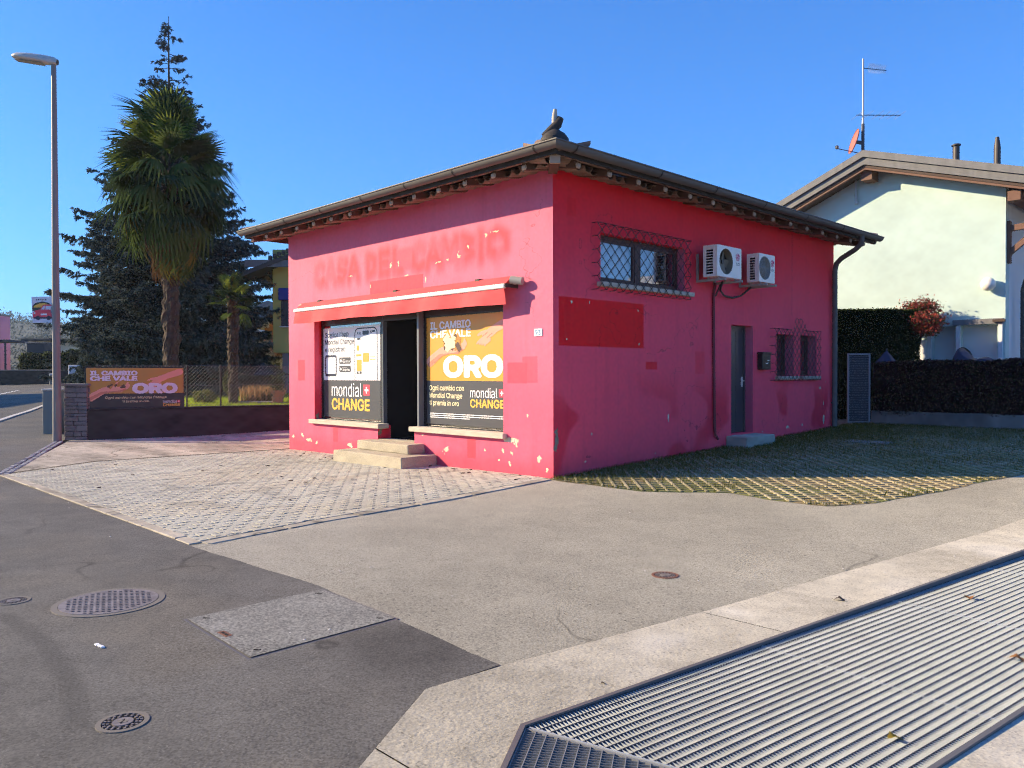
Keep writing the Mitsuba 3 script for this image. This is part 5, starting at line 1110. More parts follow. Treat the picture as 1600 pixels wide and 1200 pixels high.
spruce(*P_(-17.2, 40.0), .6, 19.0, [(0, 5.0, 1), (.10, 5.3, 1), (.28, 5.3, 1), (.42, 4.7, .95), (.50, 3.9, .9), (.62, 2.7, .8), (.72, 1.9, .5), (.80, 1.3, .18), (.86, 1.0, .13), (.93, .6, .13), (1, .12, .5)], 5, 'very tall blue-green spruce with a thin bare top behind the big palm', .95)
spruce(*P_(-14.3, 40.5), .65, 7.4, [(0, 1.8, 1), (.3, 1.9, 1), (.6, 1.5, .9), (.85, 1.0, .8), (1, .1, .8)], 9, 'shorter spruce between the tall spruce and the yellow house', .8)
spruce(*P_(-19.4, 39.0), .6, 6.4, [(0, 2.1, 1), (.3, 2.1, 1), (.6, 1.5, .95), (.85, .8, .8), (1, .1, .8)], 12, 'low spruce at the left foot of the tall spruce, behind the banner', .85)

def frond_mesh(rng, petiole, blade, nl, droop, fold, width=.045, hang=0.0):
    """a fan palm leaf along +x: petiole and pleated leaflets whose tips bend down"""
    V, F = [], []; pe = np.array([petiole, 0, -.04 * petiole]); st = tube([(0, 0, 0), (petiole * .5, 0, .03 * petiole), pe], [.022, .016, .012], 4, False)
    for i in range(nl):
        a = (i / (nl - 1) - .5) * math.radians(rng.uniform(265, 280)); L = blade * (1 - .28 * abs(a) / 2.3) * rng.uniform(.88, 1.06); d = np.array([math.cos(a), math.sin(a), fold * abs(math.sin(a)) - .05]); d /= np.linalg.norm(d); sd = np.array([-math.sin(a), math.cos(a), 0])
        o = len(V); ts = (0, .35, .65, .85, 1.0); dr_ = droop * rng.uniform(.6, 1.35)
        for t in ts:
            c = pe + d * L * t * (1 - .35 * hang * t) + np.array([0, 0, -1.0]) * (dr_ * max(0, t - .35) ** 1.7 * 2.2 + hang * t * t * .9) * L; w = width * (.30 + 1.1 * t if t < .4 else 1.2 * (1 - t) + .06) * blade / .7
            V += [c - sd * w, c + np.array([0, 0, .35 * w]), c + sd * w]
        for j in range(len(ts) - 1):
            q = o + 3 * j; F += [(q, q + 3, q + 4), (q, q + 4, q + 1), (q + 1, q + 4, q + 5), (q + 1, q + 5, q + 2)]
    return cat([tm(V, F), st])
def palm(x, y, z0, zt, scale, n_live, n_dead, seed, label, trunk_r=.21, skirt=2.9):
    rng = np.random.default_rng(seed); k = thing('palm_tree', label, 'tree', 'fan palms in the garden')
    # shaggy fibre trunk
    n = 46; th = np.linspace(0, 2 * np.pi, 15)[:-1]; V, F = [], []
    for i, z in enumerate(np.linspace(z0 - .2, zt, n)):
        r = trunk_r * (1 + .14 * (i % 2)) * (1 + .25 * (z - z0) / (zt - z0)); V += [(x + r * math.cos(a) * (1 + .12 * rng.normal()), y + r * math.sin(a) * (1 + .12 * rng.normal()), z + .03 * rng.normal()) for a in th]
    for i in range(n - 1):
        for j in range(14): F += [(i * 14 + j, i * 14 + (j + 1) % 14, (i + 1) * 14 + (j + 1) % 14), (i * 14 + j, (i + 1) * 14 + (j + 1) % 14, (i + 1) * 14 + j)]
    put(k + '__trunk', tm(V, F), 'palm_fibre')
    fb = []; nf = int(900 * (zt - z0) / 8)
    zz = rng.uniform(z0 + .3, zt, nf); aa = rng.uniform(0, 2 * np.pi, nf); rr_ = trunk_r * 1.12
    C = np.stack([x + np.cos(aa) * rr_, y + np.sin(aa) * rr_, zz], 1); ax = np.stack([np.cos(aa) * .5, np.sin(aa) * .5, -np.ones(nf)], 1); ax /= np.linalg.norm(ax, axis=1, keepdims=True); bx = np.stack([-np.sin(aa), np.cos(aa), 0 * aa], 1)
    put(k + '__fibre', quads(C, ax * rng.uniform(.05, .14, (nf, 1)), bx * .012, None), 'palm_fibre')
    kinds = {}
    for nm, m, args in (('stiff', 'palm_green', (1.0, .86, 27, .10, .12, .062)), ('bent', 'palm_deep', (1.1, .90, 26, .45, -.02, .060)), ('backlit', 'palm_backlit', (1.0, .82, 26, .22, .08, .060)), ('hang', 'palm_green', (1.05, .88, 25, .6, -.05, .060, .35)), ('old', 'palm_yellow', (1.0, .68, 26, .7, -.1, .045, .5)), ('dead', 'palm_dead', (.85, .70, 26, .5, -.2, .045, .7))):
        kinds[nm] = [mikit.ply(frond_mesh(rng, *args), m) for _ in range(3)]
    def place(nm, z, el, az, s):
        M = T().translate([x, y, z]).rotate([0, 0, 1], math.degrees(az)).rotate([0, 1, 0], -math.degrees(el)).rotate([1, 0, 0], rng.uniform(-25, 25)).scale(s)
        put(k + '__frond', {**kinds[nm][rng.integers(3)], 'to_world': M}, None)
    for i in range(n_live):
        t = i / n_live; az = i * 2.399 + rng.uniform(-.25, .25); el = math.radians(86 - 112 * t + rng.uniform(-20, 20)); z = zt + .10 - skirt * .46 * t + rng.uniform(-.15, .15)
        nm = rng.choice(['stiff', 'backlit', 'bent'], p=[.45, .37, .18]) if t < .5 else rng.choice(['bent', 'hang', 'stiff', 'backlit'], p=[.34, .33, .13, .20]); place(nm, z, el, az, scale * rng.uniform(.78, 1.2))
    for i in range(n_dead):
        t = (i + .5) / max(n_dead, 1); az = i * 2.399 + rng.uniform(-.3, .3); el = math.radians(-10 - 50 * t + rng.uniform(-8, 8)); z = zt - skirt * (.20 + .70 * t)
        nm = rng.choice(['hang', 'old', 'bent']) if t < .0 else rng.choice(['dead', 'old', 'hang', 'bent'], p=[.0, .08, .46, .46] if t < .6 else [.78, .12, .10, .0]); place(nm, z, el, az, scale * rng.uniform(.85, 1.2) * (1 - .10 * t))
    if n_dead:
        for i in range(5):   # rusty flower sprays
            az = rng.uniform(0, 6.28); C = np.array([x + math.cos(az) * .45, y + math.sin(az) * .45, zt - skirt * rng.uniform(.35, .62)]) + rng.normal(size=(260, 3)) * (.16, .16, .24); say(put(k + '__flower_spray', leaves(C, .06, rng), 'flower_orange'), kind='stuff')
palm(-18.27, 1.29, .56, 8.75, 1.12, 78, 60, 21, 'tall shaggy fan palm with a skirt of dead leaves in the garden')
palm(-18.72, 3.60, .56, 4.35, .46, 24, 0, 33, 'small slim fan palm right of the tall one in the garden', .15, 1.0)

def hedge(name, label, M, x0, x1, d, z0, z1, n, size, mats, seed, bumpy=.06, cat_='hedge', group=None):
    """clipped hedge: a dark core and a skin of single leaves over its front, top, back and ends"""
    rng = np.random.default_rng(seed); k = thing(name, label, cat_, group); L, H = x1 - x0, z1 - z0
    core = boxat(M, x0 + .08, x1 - .08, .08, d - .08, z0, z1 - .08, .03); v, f = trimesh.remesh.subdivide_to_size(core.vertices, core.faces, .3); put(k + '__core', jitter(trimesh.Trimesh(v, f), bumpy * .8, 1.5, seed), mats[0])
    ar = np.array([L * H, L * d, d * H, d * H, L * H * .3]); nn = rng.multinomial(n, ar / ar.sum()); P = []
    u = lambda a, b, m: rng.uniform(a, b, m)
    P.append(np.stack([u(x0, x1, nn[0]), 0 * u(0, 1, nn[0]), u(z0, z1, nn[0])], 1)); P.append(np.stack([u(x0, x1, nn[1]), u(0, d, nn[1]), np.full(nn[1], z1)], 1)); P.append(np.stack([np.full(nn[2], x0), u(0, d, nn[2]), u(z0, z1, nn[2])], 1)); P.append(np.stack([np.full(nn[3], x1), u(0, d, nn[3]), u(z0, z1, nn[3])], 1)); P.append(np.stack([u(x0, x1, nn[4]), np.full(nn[4], d), u(z0, z1, nn[4])], 1))
    P = np.vstack(P); off = np.stack([meshkit.fbm(P * 1.6 + 40 * c + seed, 3) - .5 for c in range(3)], 1) * 2 * bumpy; P = P + off + rng.normal(size=P.shape) * size * .35
    W_ = P @ M[:3, :3].T + M[:3, 3]; pick = rng.choice(len(mats), len(P), p=[.7, .3] if len(mats) == 2 else [.62, .28, .10])
    for i, mname in enumerate(mats): 
        if (pick == i).any(): put(k + '__foliage', leaves(W_[pick == i], size, rng, .0, .6), mname)
    return k
RM = lambda o: frame(o, RT, FW)
D1 = np.array([-2.2, 12.4])
hedge('clipped_hedge', 'tall flat clipped dark green conifer hedge in front of the pale green house', frame((-1.35, 13.35, .3), RT, FW), -.2, 2.15, .9, 0, 3.06, 60000, .055, ('hedge_dark', 'hedge_green'), 41, .03)
hedge('beech_hedge', 'low dark purple beech hedge on the concrete base beside the gate', frame((.06, 11.35, .34), (1, 0, 0), (0, 1, 0)), .25, 8.5, .8, .26, 1.50, 48000, .062, ('beech_purple', 'hedge_dark', 'beech_tan'), 43, .10)
mat('stained_concrete', pr(proc(lambda p, n, uv: mi.Color3f(0.17, 0.17, 0.155) * (0.3 + 1.4 * fbm(p.x * 3, p.y * 4, p.z * 1.5, 4))), 0.9))
k = thing('hedge_base', 'low grey concrete wall below the purple hedge', 'wall'); v, f = trimesh.remesh.subdivide_to_size(*(lambda m: (m.vertices, m.faces))(cbox(.25, 8.6, 11.30, 11.5, .1, .66, .012)), .3); put(k + '__wall', jitter(trimesh.Trimesh(v, f), .012, 3), 'stained_concrete', smooth=35)
def shrub(name, label, c, r, n, size, mats, seed, cat_='shrub', stem=True):
    rng = np.random.default_rng(seed); k = thing(name, label, cat_); c = np.array(c, float); r = np.array(r, float)
    cl = unit(26, rng) * rng.uniform(.45, .95, (26, 1)); C = np.vstack([q * r + rng.normal(size=(n // 26, 3)) * r * .17 for q in cl]) + c
    sel = rng.uniform(0, 1, len(C)) < .65; put(k + '__foliage', leaves(C[sel], size, rng), mats[0]); put(k + '__foliage', leaves(C[~sel], size, rng), mats[1])
    if stem:
        for q in cl[:9]: put(k + '__stem', tube([c - (0, 0, r[2] * 1.6), c + q * r * .4 - (0, 0, r[2] * .3), c + q * r], [.03, .02, .008], 5, False), 'bark')
shrub('red_shrub', 'red-leaved shrub behind the right end of the tall clipped hedge', (0.0, 15.2, 3.12), (.80, .6, .58), 10400, .085, ('shrub_red', 'shrub_green'), 51)

# ------------------------------------------------------------------ right background: gate, covers, the green house
k = thing('mesh_gate', 'grey metal gate with fine horizontal mesh between the shop and the purple hedge', 'gate')
gx0, gx1, gyy = .10, .30 + .28, 11.02
GMt = frame((-.10, 10.75, .33), RT, FW)
put(k + '__frame', cat([boxat(GMt, 0, .045, 0, .04, .03, 1.75, .004), boxat(GMt, .52, .565, 0, .04, .03, 1.75, .004), boxat(GMt, .045, .52, 0, .04, .03, .075, .004), boxat(GMt, .045, .52, 0, .04, 1.705, 1.75, .004)]), 'gate_grey')
for i in range(38): put(k + '__wire', boxat(GMt, .045, .52, .015, .022, .11 + i * .042, .117 + i * .042, .001), 'gate_grey')
put(k + '__back_sheet', boxat(GMt, .045, .52, .026, .032, .08, 1.70, .001), 'gate_back')
def tarp(label, pts, name='tarpaulin_cover'):
    k = thing(name, label, 'tarpaulin'); return k
k = thing('folded_parasol', 'tip of a folded dark blue parasol above the purple hedge', 'parasol')
put(k + '__canopy', lathe([(.001, .0), (.30, -.36), (.33, -.75), (.05, -1.6)], (-.02, 13.0, 2.20), 9), 'blue_tarp'); put(k + '__pole', rod((-.02, 13.0, .5), (-.02, 13.0, 2.24), .02), 'aerial_dark')
k = thing('blue_cover', 'dark blue tarpaulin draped over a load behind the purple hedge at the right edge', 'tarpaulin')
nx, ny = 40, 10; V, F = [], []
for i in range(nx):
    for j in range(ny):
        x = 1.60 + 3.2 * i / (nx - 1); y = 12.6 + 1.3 * j / (ny - 1); h = 2.0 + .12 * math.sin(i * .22 + 1.9) + .06 * math.sin(i * .9) - .35 * abs(j / (ny - 1) - .45) ** 1.5 - .7 * max(0, 1 - i / 2.0) * .5
        V.append((x, y - (.05 if j == 0 else 0), .6 if j in (0, ny - 1) else h + (.10 if i < 3 and i > 0 else 0)))
for i in range(nx - 1):
    for j in range(ny - 1): q = i * ny + j; F += [(q, q + ny, q + ny + 1), (q, q + ny + 1, q + 1)]
put(k + '__sheet', tm(V, F), 'blue_tarp', smooth=True)

H = thing('green_house', 'pale green gabled house with a wide grey-edged roof behind the shop', 'house'); HY = 16.0
wall = Polygon([(-11.5, 0), (1.99, 0), (1.99, 6.67), (-1.83, 7.84), (-11.5, 3.6)])
low = unary_union([sbox(.84, .2, 1.80, 2.93), sbox(.10, .2, .74, 2.93)])
m = ext(wall.difference(low), .35); m.apply_transform(frame((0, HY + .35, 0), (1, 0, 0), (0, 0, 1))); put(H + '__gable_wall', m, 'mint_plaster')
put(H + '__side_wall', box(1.64, 1.99, HY + .35, HY + 11, 0, 6.60), 'white_plaster')
put(H + '__carport_wall', cat([box(-.1, 1.9, HY + .36, HY + .46, .2, 2.95)]), 'white_plaster')
put(H + '__lintel_beam', box(.70, 1.95, HY - .10, HY - .003, 2.945, 3.09), 'grey_fascia'); put(H + '__beam_end', box(1.72, 2.02, HY - .16, HY - .101, 2.99, 3.06), 'dark_brown')
for x in (.02, .78, 1.83): put(H + '__pillar', box(x, x + .10, HY - .06, HY - .003, .2, 2.944), 'white_plaster')
put(H + '__garden_panel', box(-.75, .0, HY - .12, HY - .06, .2, 2.55), 'white_plaster')
# roof slabs in two steps
yA, yB = HY - .75, HY + 11.5
def roof_slab(pts, t, y0, y1):
    up_ = [(x, z) for x, z in pts]; dn = [(x, z - t) for x, z in pts[::-1]]; m = ext(Polygon(up_ + dn), y1 - y0); m.apply_transform(frame((0, y1, 0), (1, 0, 0), (0, 0, 1))); return m
rfh = put(H + '__roof', roof_slab([(-12.0, 3.85), (-1.55, 8.24), (4.1, 6.50)], .20, yA - .05, yB), 'grey_fascia')
put(rfh + '__fascia', roof_slab([(-12.0, 3.65), (-1.55, 8.035), (4.1, 6.295)], .21, yA + .02, yB), 'grey_fascia')
put(rfh + '__soffit', roof_slab([(-11.8, 3.50), (-1.55, 7.815), (4.0, 6.09)], .07, yA + .08, yB), 'dark_brown')
put(rfh + '__barge_board', roof_slab([(-11.7, 3.42), (-1.55, 7.745), (4.0, 6.015)], .06, yA + .10, yA + .20), 'brown_beam')
put(rfh + '__ridge_beam', box(-1.72, -1.40, yA + .25, HY + .1, 7.40, 7.70), 'brown_beam'); put(rfh + '__purlin', box(2.15, 2.45, yA + .25, HY + 2, 6.18, 6.44), 'brown_beam')
put(H + '__wall_bracket', cat([bar((2.0, HY + .2, 5.55), (3.2, HY + .2, 5.62), .14, .16), bar((2.0, HY + .2, 4.85), (2.75, HY + .2, 5.50), .12, .14), box(1.992, 2.06, HY + .1, HY + .3, 4.6, 5.75)]), 'brown_beam')
put(H + '__downpipe', tube([(3.2, HY + .9, 5.2), (2.6, HY + .85, 4.55), (2.28, HY + .8, 4.15), (2.22, HY + .8, 3.9), (2.22, HY + .8, .4)], .065, 10), 'flue_metal', smooth=50)
put(H + '__rear_wall', box(3.0, 14, HY + 4.5, HY + 4.8, 0, 6.0), 'white_plaster')
put(H + '__balcony_rail', cat([rod((2.4, HY + 2.5, 3.05), (6, HY + 2.5, 3.05), .03), rod((2.4, HY + 2.5, 2.9), (6, HY + 2.5, 2.9), .02), box(2.4, 6, HY + 2.52, HY + 2.55, 2.2, 2.8)]), 'white_metal')
for x, y, z0, z1, r, cone in ((-.05, 18.65, 7.3, 8.80, .10, False), (1.0, 19.0, 6.9, 8.85, .095, True)):
    f = put(H + '__flue', rod((x, y, z0), (x, y, z1 - (.30 if cone else .10)), r, 14), 'flue_metal', smooth=40)
    put(f + '__cap', lathe([(r, 0), (r * .55, .30), (.001, .30)], (x, y, z1 - .30), 14) if cone else cat([lathe([(r * 1.35, 0), (r * 1.35, .03), (r * .9, .06), (.001, .06)], (x, y, z1 - .07), 14), rod((x, y, z1 - .1), (x, y, z1 - .07), r * .6, 8)]), 'flue_metal', smooth=40)
k = thing('wall_lamp', 'round white globe lamp on the pale green gable wall', 'wall lamp')
put(k + '__globe', trimesh.creation.icosphere(3, .19).apply_translation((1.62, HY - .20, 4.03)), 'lamp_globe', smooth=True); put(k + '__base', lathe([(.001, 0), (.10, 0), (.10, .03), (.001, .03)], (0, 0, 0), 16).apply_transform(frame((1.62, HY - .001, 4.03), (1, 0, 0), (0, 0, 1))), 'white_metal')
k = thing('aerial_mast', 'roof mast with two aerials and a red satellite dish on the green house', 'antenna'); mx, my = -2.91, 18.57
put(k + '__mast', tube([(mx, my, 7.0), (mx, my, 9.8), (mx, my, 9.81), (mx, my, 12.25)], [.05, .05, .035, .03], 8), 'aerial_metal'); put(k + '__lower_tube', rod((mx, my, 7.2), (mx, my, 10.05), .056, 8), 'aerial_dark')
put(k + '__wall_tube', cat([rod((-2.05, HY - .08, 6.85), (-2.05, HY - .08, 7.65), .03, 6), box(-2.10, -2.0, HY - .09, HY - .003, 6.82, 6.90)]), 'aerial_metal')
d = RT
a = put(k + '__aerial', bar((mx - .03, my, 11.95), tuple(np.array([mx, my, 11.85]) + d * .80), .02, .02), 'aerial_dark'); el = []
for i in range(9):
    c = np.array([mx, my, 11.93 - .009 * i]) + d * (.22 + .065 * i)
    for s_ in (-1, 1): el.append(rod(tuple(c + FW * .10), tuple(c + np.array([0, 0, s_ * (.17 - .008 * i)])), .006, 4)); el.append(rod(tuple(c + np.array([0, 0, s_ * .05])), tuple(c - FW * .12 + np.array([0, 0, s_ * .14])), .006, 4))
say(put(a + '__element', cat(el), 'aerial_metal'), kind='stuff')
a = put(k + '__aerial', bar(tuple(np.array([mx, my, 10.35]) - d * .22), tuple(np.array([mx, my, 10.34]) + d * 1.28), .022, .022), 'aerial_dark')
for t in (-.18, .15, .5, .75, 1.0, 1.25): c = np.array([mx, my, 10.345]) + d * t; put(a + '__element', rod(tuple(c - FW * (.5 - .06 * t)), tuple(c + FW * (.5 - .06 * t)), .007, 4), 'aerial_metal')
dc = np.array([mx, my, 9.45]) - d * .26; nrm = -d * .95 + np.array([0, 0, .28]) + FW * .12; nrm /= np.linalg.norm(nrm)
m = trimesh.creation.revolve(np.array([(.001, .0)] + [(r_, .22 * r_ * r_) for r_ in np.linspace(.06, .42, 8)] + [(.425, .06), (.42, .045)] + [(r_, .22 * r_ * r_ - .012) for r_ in np.linspace(.40, .06, 7)] + [(.001, -.012)]), sections=28); M = trimesh.geometry.align_vectors((0, 0, 1), nrm); M[:3, 3] = dc; m.apply_transform(M); put(k + '__dish', m, 'dish_red', smooth=50)
foot = dc + np.array([0, 0, -.38]) - nrm * .0 + d * .1; tip = dc + nrm * .62 + np.array([0, 0, -.38])
put(k + '__dish_arm', cat([rod(tuple(foot), tuple(tip), .014, 6), cbox(tip[0] - .05, tip[0] + .05, tip[1] - .05, tip[1] + .05, tip[2] - .02, tip[2] + .10, .02)]), 'aerial_dark'); put(k + '__dish_bracket', bar(tuple(dc), (mx, my, 9.40), .08, .10), 'aerial_dark')

# ------------------------------------------------------------------ left background
def hs(o, ang=0): return frame(o, (math.cos(ang), math.sin(ang), 0), (-math.sin(ang), math.cos(ang), 0))
def wframe(px_d): return px_d
def LW(lat, dep, z): return np.array([EYE[0], EYE[1], 0]) + RT * lat + FW * dep + np.array([0, 0, z])      # metres to the right of and away from the eye point
def house_box(M, x0, x1, y0, y1, z0, z1): return boxat(M, x0, x1, y0, y1, z0, z1, .01)
# yellow house (its gable edge beside the shop)
Y = thing('yellow_house', 'olive yellow house with a blue shutter box behind the left corner of the shop', 'house'); M = frame(LW(-12.05, 40, 0), RT, FW)
put(Y + '__wall', boxat(M, 0, 9, .0, 9, 2.70, 7.9, .01), 'yellow_plaster'); put(Y + '__ground_floor', boxat(M, .55, 9, .9, 9, .3, 2.70, .01), 'white_plaster')
for x in (.45, 3.2): put(Y + '__pillar', boxat(M, x, x + .3, .05, .35, .3, 2.69, .01), 'garden_stone')
put(Y + '__garage_door', boxat(M, 1.0, 3.0, .86, .895, .35, 2.45, .01), 'shutter')
rfy = [(-1.2, 6.65), (4.5, 8.9), (10.2, 6.65)]
m = ext(Polygon(rfy + [(x, z - .22) for x, z in rfy[::-1]]), 11.0); m.apply_transform(M @ frame((0, 10.0, 0), (1, 0, 0), (0, 0, 1))); ry = put(Y + '__roof', m, 'slate_roof')
for i in range(11): put(ry + '__ridge_tile', boxat(M, .1 + i * .22, .24 + i * .22, -1.05, -.8, 7.25 + i * .085, 7.45 + i * .085, .01), 'slate_roof')
put(ry + '__barge_board', boxat(M, -1.1, 1.2, -.95, -.90, 6.9, 7.25, .01), 'grey_fascia')
w = put(Y + '__window', boxat(M, .42, 1.4, -.03, .02, 4.05, 5.35, .01), 'shutter'); put(w + '__shutter_box', boxat(M, .32, 1.5, -.16, -.032, 5.35, 5.95, .02), 'cobalt'); put(w + '__sill', boxat(M, .36, 1.46, -.14, -.035, 3.98, 4.045, .01), 'kerb_granite')
for i in range(14): put(w + '__slat', boxat(M, .46, 1.36, -.045, -.032, 4.10 + i * .088, 4.165 + i * .088, .004), 'shutter')
# orange house with the balcony
O = thing('orange_house', 'small orange house with a white balcony left of the yellow house', 'house'); M = frame(LW(-14.65, 47, 0), RT, FW)
put(O + '__wall', boxat(M, .0, 5, 0, 6, 2.75, 4.85, .01), 'orange_plaster'); put(O + '__end_wall', boxat(M, -.02, -.005, .02, 6, .5, 4.9, .004), 'cream_plaster'); put(O + '__ground_floor', boxat(M, .0, 5, .02, 6, .4, 2.745, .01), 'white_plaster')
m = ext(Polygon([(-.55, 4.55), (2.6, 6.3), (6, 4.4), (6, 4.18), (2.6, 6.08), (-.55, 4.33)]), 7); m.apply_transform(M @ frame((0, 6.3, 0), (1, 0, 0), (0, 0, 1))); ro = put(O + '__roof', m, 'slate_roof'); put(ro + '__barge_board', boxat(M, -.5, .5, -.76, -.72, 4.35, 4.75, .01), 'kerb_granite')
bk = put(O + '__balcony', boxat(M, -.45, .95, -1.2, 0, 2.5, 2.66, .01), 'balcony_white')
for i in range(6): put(bk + '__rail_board', boxat(M, -.46, .95, -1.24, -1.205, 2.70 + i * .145, 2.83 + i * .145, .01), 'balcony_white')
put(bk + '__side_panel', boxat(M, -.48, -.465, -1.2, 0, 2.66, 3.55, .004), 'balcony_white')
for x in (.15, .62): put(O + '__window', boxat(M, x, x + .3, -.04, .0, 3.1 if x < .3 else .8, 4.2 if x < .3 else 2.3, .005), 'house_glass')
rngh = np.random.default_rng(77); C = np.array([LW(-13.4, 45.6, 3.3)]) + rngh.normal(size=(1600, 3)) * (.22, .22, .38); k = thing('balcony_plant', 'dry climbing plant on the white balcony of the orange house', 'plant'); put(k + '__foliage', leaves(C, .10, rngh), 'beech_tan'); C = np.array([LW(-13.7, 45.4, 1.6)]) + rngh.normal(size=(1400, 3)) * (.22, .2, .4)
k = thing('wall_plant', 'green bush under the white balcony of the orange house', 'plant'); put(k + '__foliage', leaves(C, .10, rngh), 'far_leaf_light')
# white house far behind
Wt = thing('white_house', 'distant white house glimpsed between the palm and the orange house', 'house'); M = frame(LW(-26.0, 72, 0), RT, FW)
put(Wt + '__wall', boxat(M, -2, 10, 0, 7, .8, 6.3, .01), 'white_plaster'); m = ext(Polygon([(-2.5, 6.1), (4, 8.3), (10.5, 6.1)]), 8); m.apply_transform(M @ frame((0, 7.5, 0), (1, 0, 0), (0, 0, 1))); put(Wt + '__roof', m, 'grey_fascia')
for x in (1.4, 2.8): put(Wt + '__window', boxat(M, x, x + .7, -.05, .0, 4.1, 5.3, .01), 'house_glass')
# garden hedge and plants
hedge('garden_hedge', 'dark garden hedge behind the palms, left of the orange house', frame(LW(-20.5, 46, .55), RT, FW), 0, 6.0, 1.4, 0, 2.7, 16000, .18, ('hedge_dark', 'hedge_green'), 61, .16)
rb = np.random.default_rng(15)
k = thing('flower_bed', 'bed of dry orange-brown perennials on the lawn before the houses', 'flower bed')
pts = np.array([LW(rb.uniform(-9.75, -8.45), rb.uniform(28.3, 29.3), .56) for _ in range(900)]); put(k + '__stalks', blades(pts, .30, .72, .045, .6), 'flower_orange'); put(k + '__greenery', blades(pts[::2] + (.03, .02, 0), .15, .45, .06, .7), 'far_leaf_light')
put(k + '__stone_edge', boxat(frame(LW(-9.8, 28.0, .54), RT, FW), 0, 1.5, 0, .12, 0, .12, .03), 'garden_stone')
shrub('yellow_shrub', 'yellow-green shrub beside the small palm', LW(-10.55, 29.6, 1.2), (.20, .22, .52), 1800, .08, ('far_leaf_light', 'far_leaf'), 71)
shrub('garden_bush', 'pale grassy bush on the lawn behind the fence post', LW(-11.0, 28.4, .80), (.50, .35, .28), 2600, .08, ('far_leaf_light', 'grass_dry'), 72)
k = thing('plant_pot', 'tapered terracotta pot at the right end of the flower bed', 'pot'); c = LW(-8.28, 28, .56); put(k + '__pot', lathe([(.001, 0), (.16, 0), (.22, .40), (.25, .40), (.25, .48), (.20, .48), (.18, .42), (.001, .42)], c, 18), 'terracotta', smooth=30); C = np.array([c + (0, 0, .7)]) + rb.normal(size=(500, 3)) * (.14, .14, .16); say(put(k + '__plant', leaves(C, .09, rb), 'far_leaf'), kind='stuff')
k = thing('garden_parasol', 'flat black garden parasol on the lawn in front of the houses', 'parasol'); c = LW(-11.3, 36.0, 0)
put(k + '__canopy', lathe([(.001, .55), (.9, .12), (1.25, -.05), (.9, .06), (.001, .45)], c + (0, 0, 1.62), 8), 'black_plastic'); put(k + '__pole', rod(tuple(c + (0, 0, .5)), tuple(c + (0, 0, 2.1)), .03, 6), 'shutter')
# across the street: wall, hedges, cabinets, lamp, houses, hills
zw = lambda d: .024 * (d - 28)
k = thing('street_wall', 'long dark wall across the street at the far left', 'wall'); M = frame(LW(-46, 61.5, zw(61.5)), RT, FW); put(k + '__wall', boxat(M, -40, 22, 0, .4, -.3, 1.15, .02), 'dark_wall'); put(k + '__coping', boxat(M, -40, 22, -.05, .45, 1.152, 1.24, .02), 'garden_stone')
for i, (la, lb, h, lab) in enumerate(((-38.6, -34.6, 1.5, 'leftmost rounded dark hedge above the wall across the street'), (-34.8, -30.6, 1.75, 'dark hedge above the far wall between the two street lamps'), (-31.0, -25.0, 1.45, 'dark hedge above the far wall right of the near street lamp'))):
    hedge('street_hedge', lab, frame(LW(0, 62.3, zw(62) + .9), RT, FW), la, lb, 1.6, 0, h, 5200, .26, ('hedge_dark', 'far_leaf_light'), 81 + i, .24)
k = thing('meter_cabinet', 'small pale cabinet against the dark wall across the street', 'cabinet'); M = frame(LW(-35.4, 60.6, zw(60.6)), RT, FW); put(k + '__body', boxat(M, 0, .6, 0, .4, 0, .96, .03), 'cabinet_white'); put(k + '__door', boxat(M, .06, .40, -.03, 0, .08, .86, .01), 'cabinet_grey')
k = thing('meter_cabinet', 'tall pale cabinet right behind the near street lamp, across the street', 'cabinet'); M = frame(LW(-28.3, 50.5, zw(50.5)), RT, FW); put(k + '__body', boxat(M, 0, .62, 0, .5, 0, 1.72, .04), 'cabinet_white'); put(k + '__door', boxat(M, .08, .54, -.03, 0, .2, 1.5, .01), 'cabinet_white'); put(k + '__vent', boxat(M, .2, .42, -.045, -.031, .35, .62, .005), 'cabinet_grey')
k = thing('street_lamp', 'distant slim street lamp across the street at the far left', 'street lamp', 'street lamps'); c = LW(-40.35, 60.2, zw(60.2) - .0)
put(k + '__pole', tube([c, c + (0, 0, 4), c + (0, 0, 8.2)], [.10, .085, .055], 10), 'lamp_post'); head(tuple(c + (0, 0, 8.2)), RT[:2], .85, .26, .05, 'lamp_post', 'lamp_glass', k)
k = thing('pink_building', 'pink flat-roofed building cut by the left edge', 'building'); M = frame(LW(-51.6, 80, zw(80)), RT, FW); put(k + '__wall', boxat(M, -8, 0, 0, 1.6, 0, 6.4, .02), 'far_pink'); put(k + '__parapet', boxat(M, -8.05, .05, -.05, 1.65, 6.402, 6.55, .02), 'garden_stone')
put(k + '__window', boxat(M, -3.4, -2.2, -.05, .0, 3.6, 4.9, .01), 'house_glass')
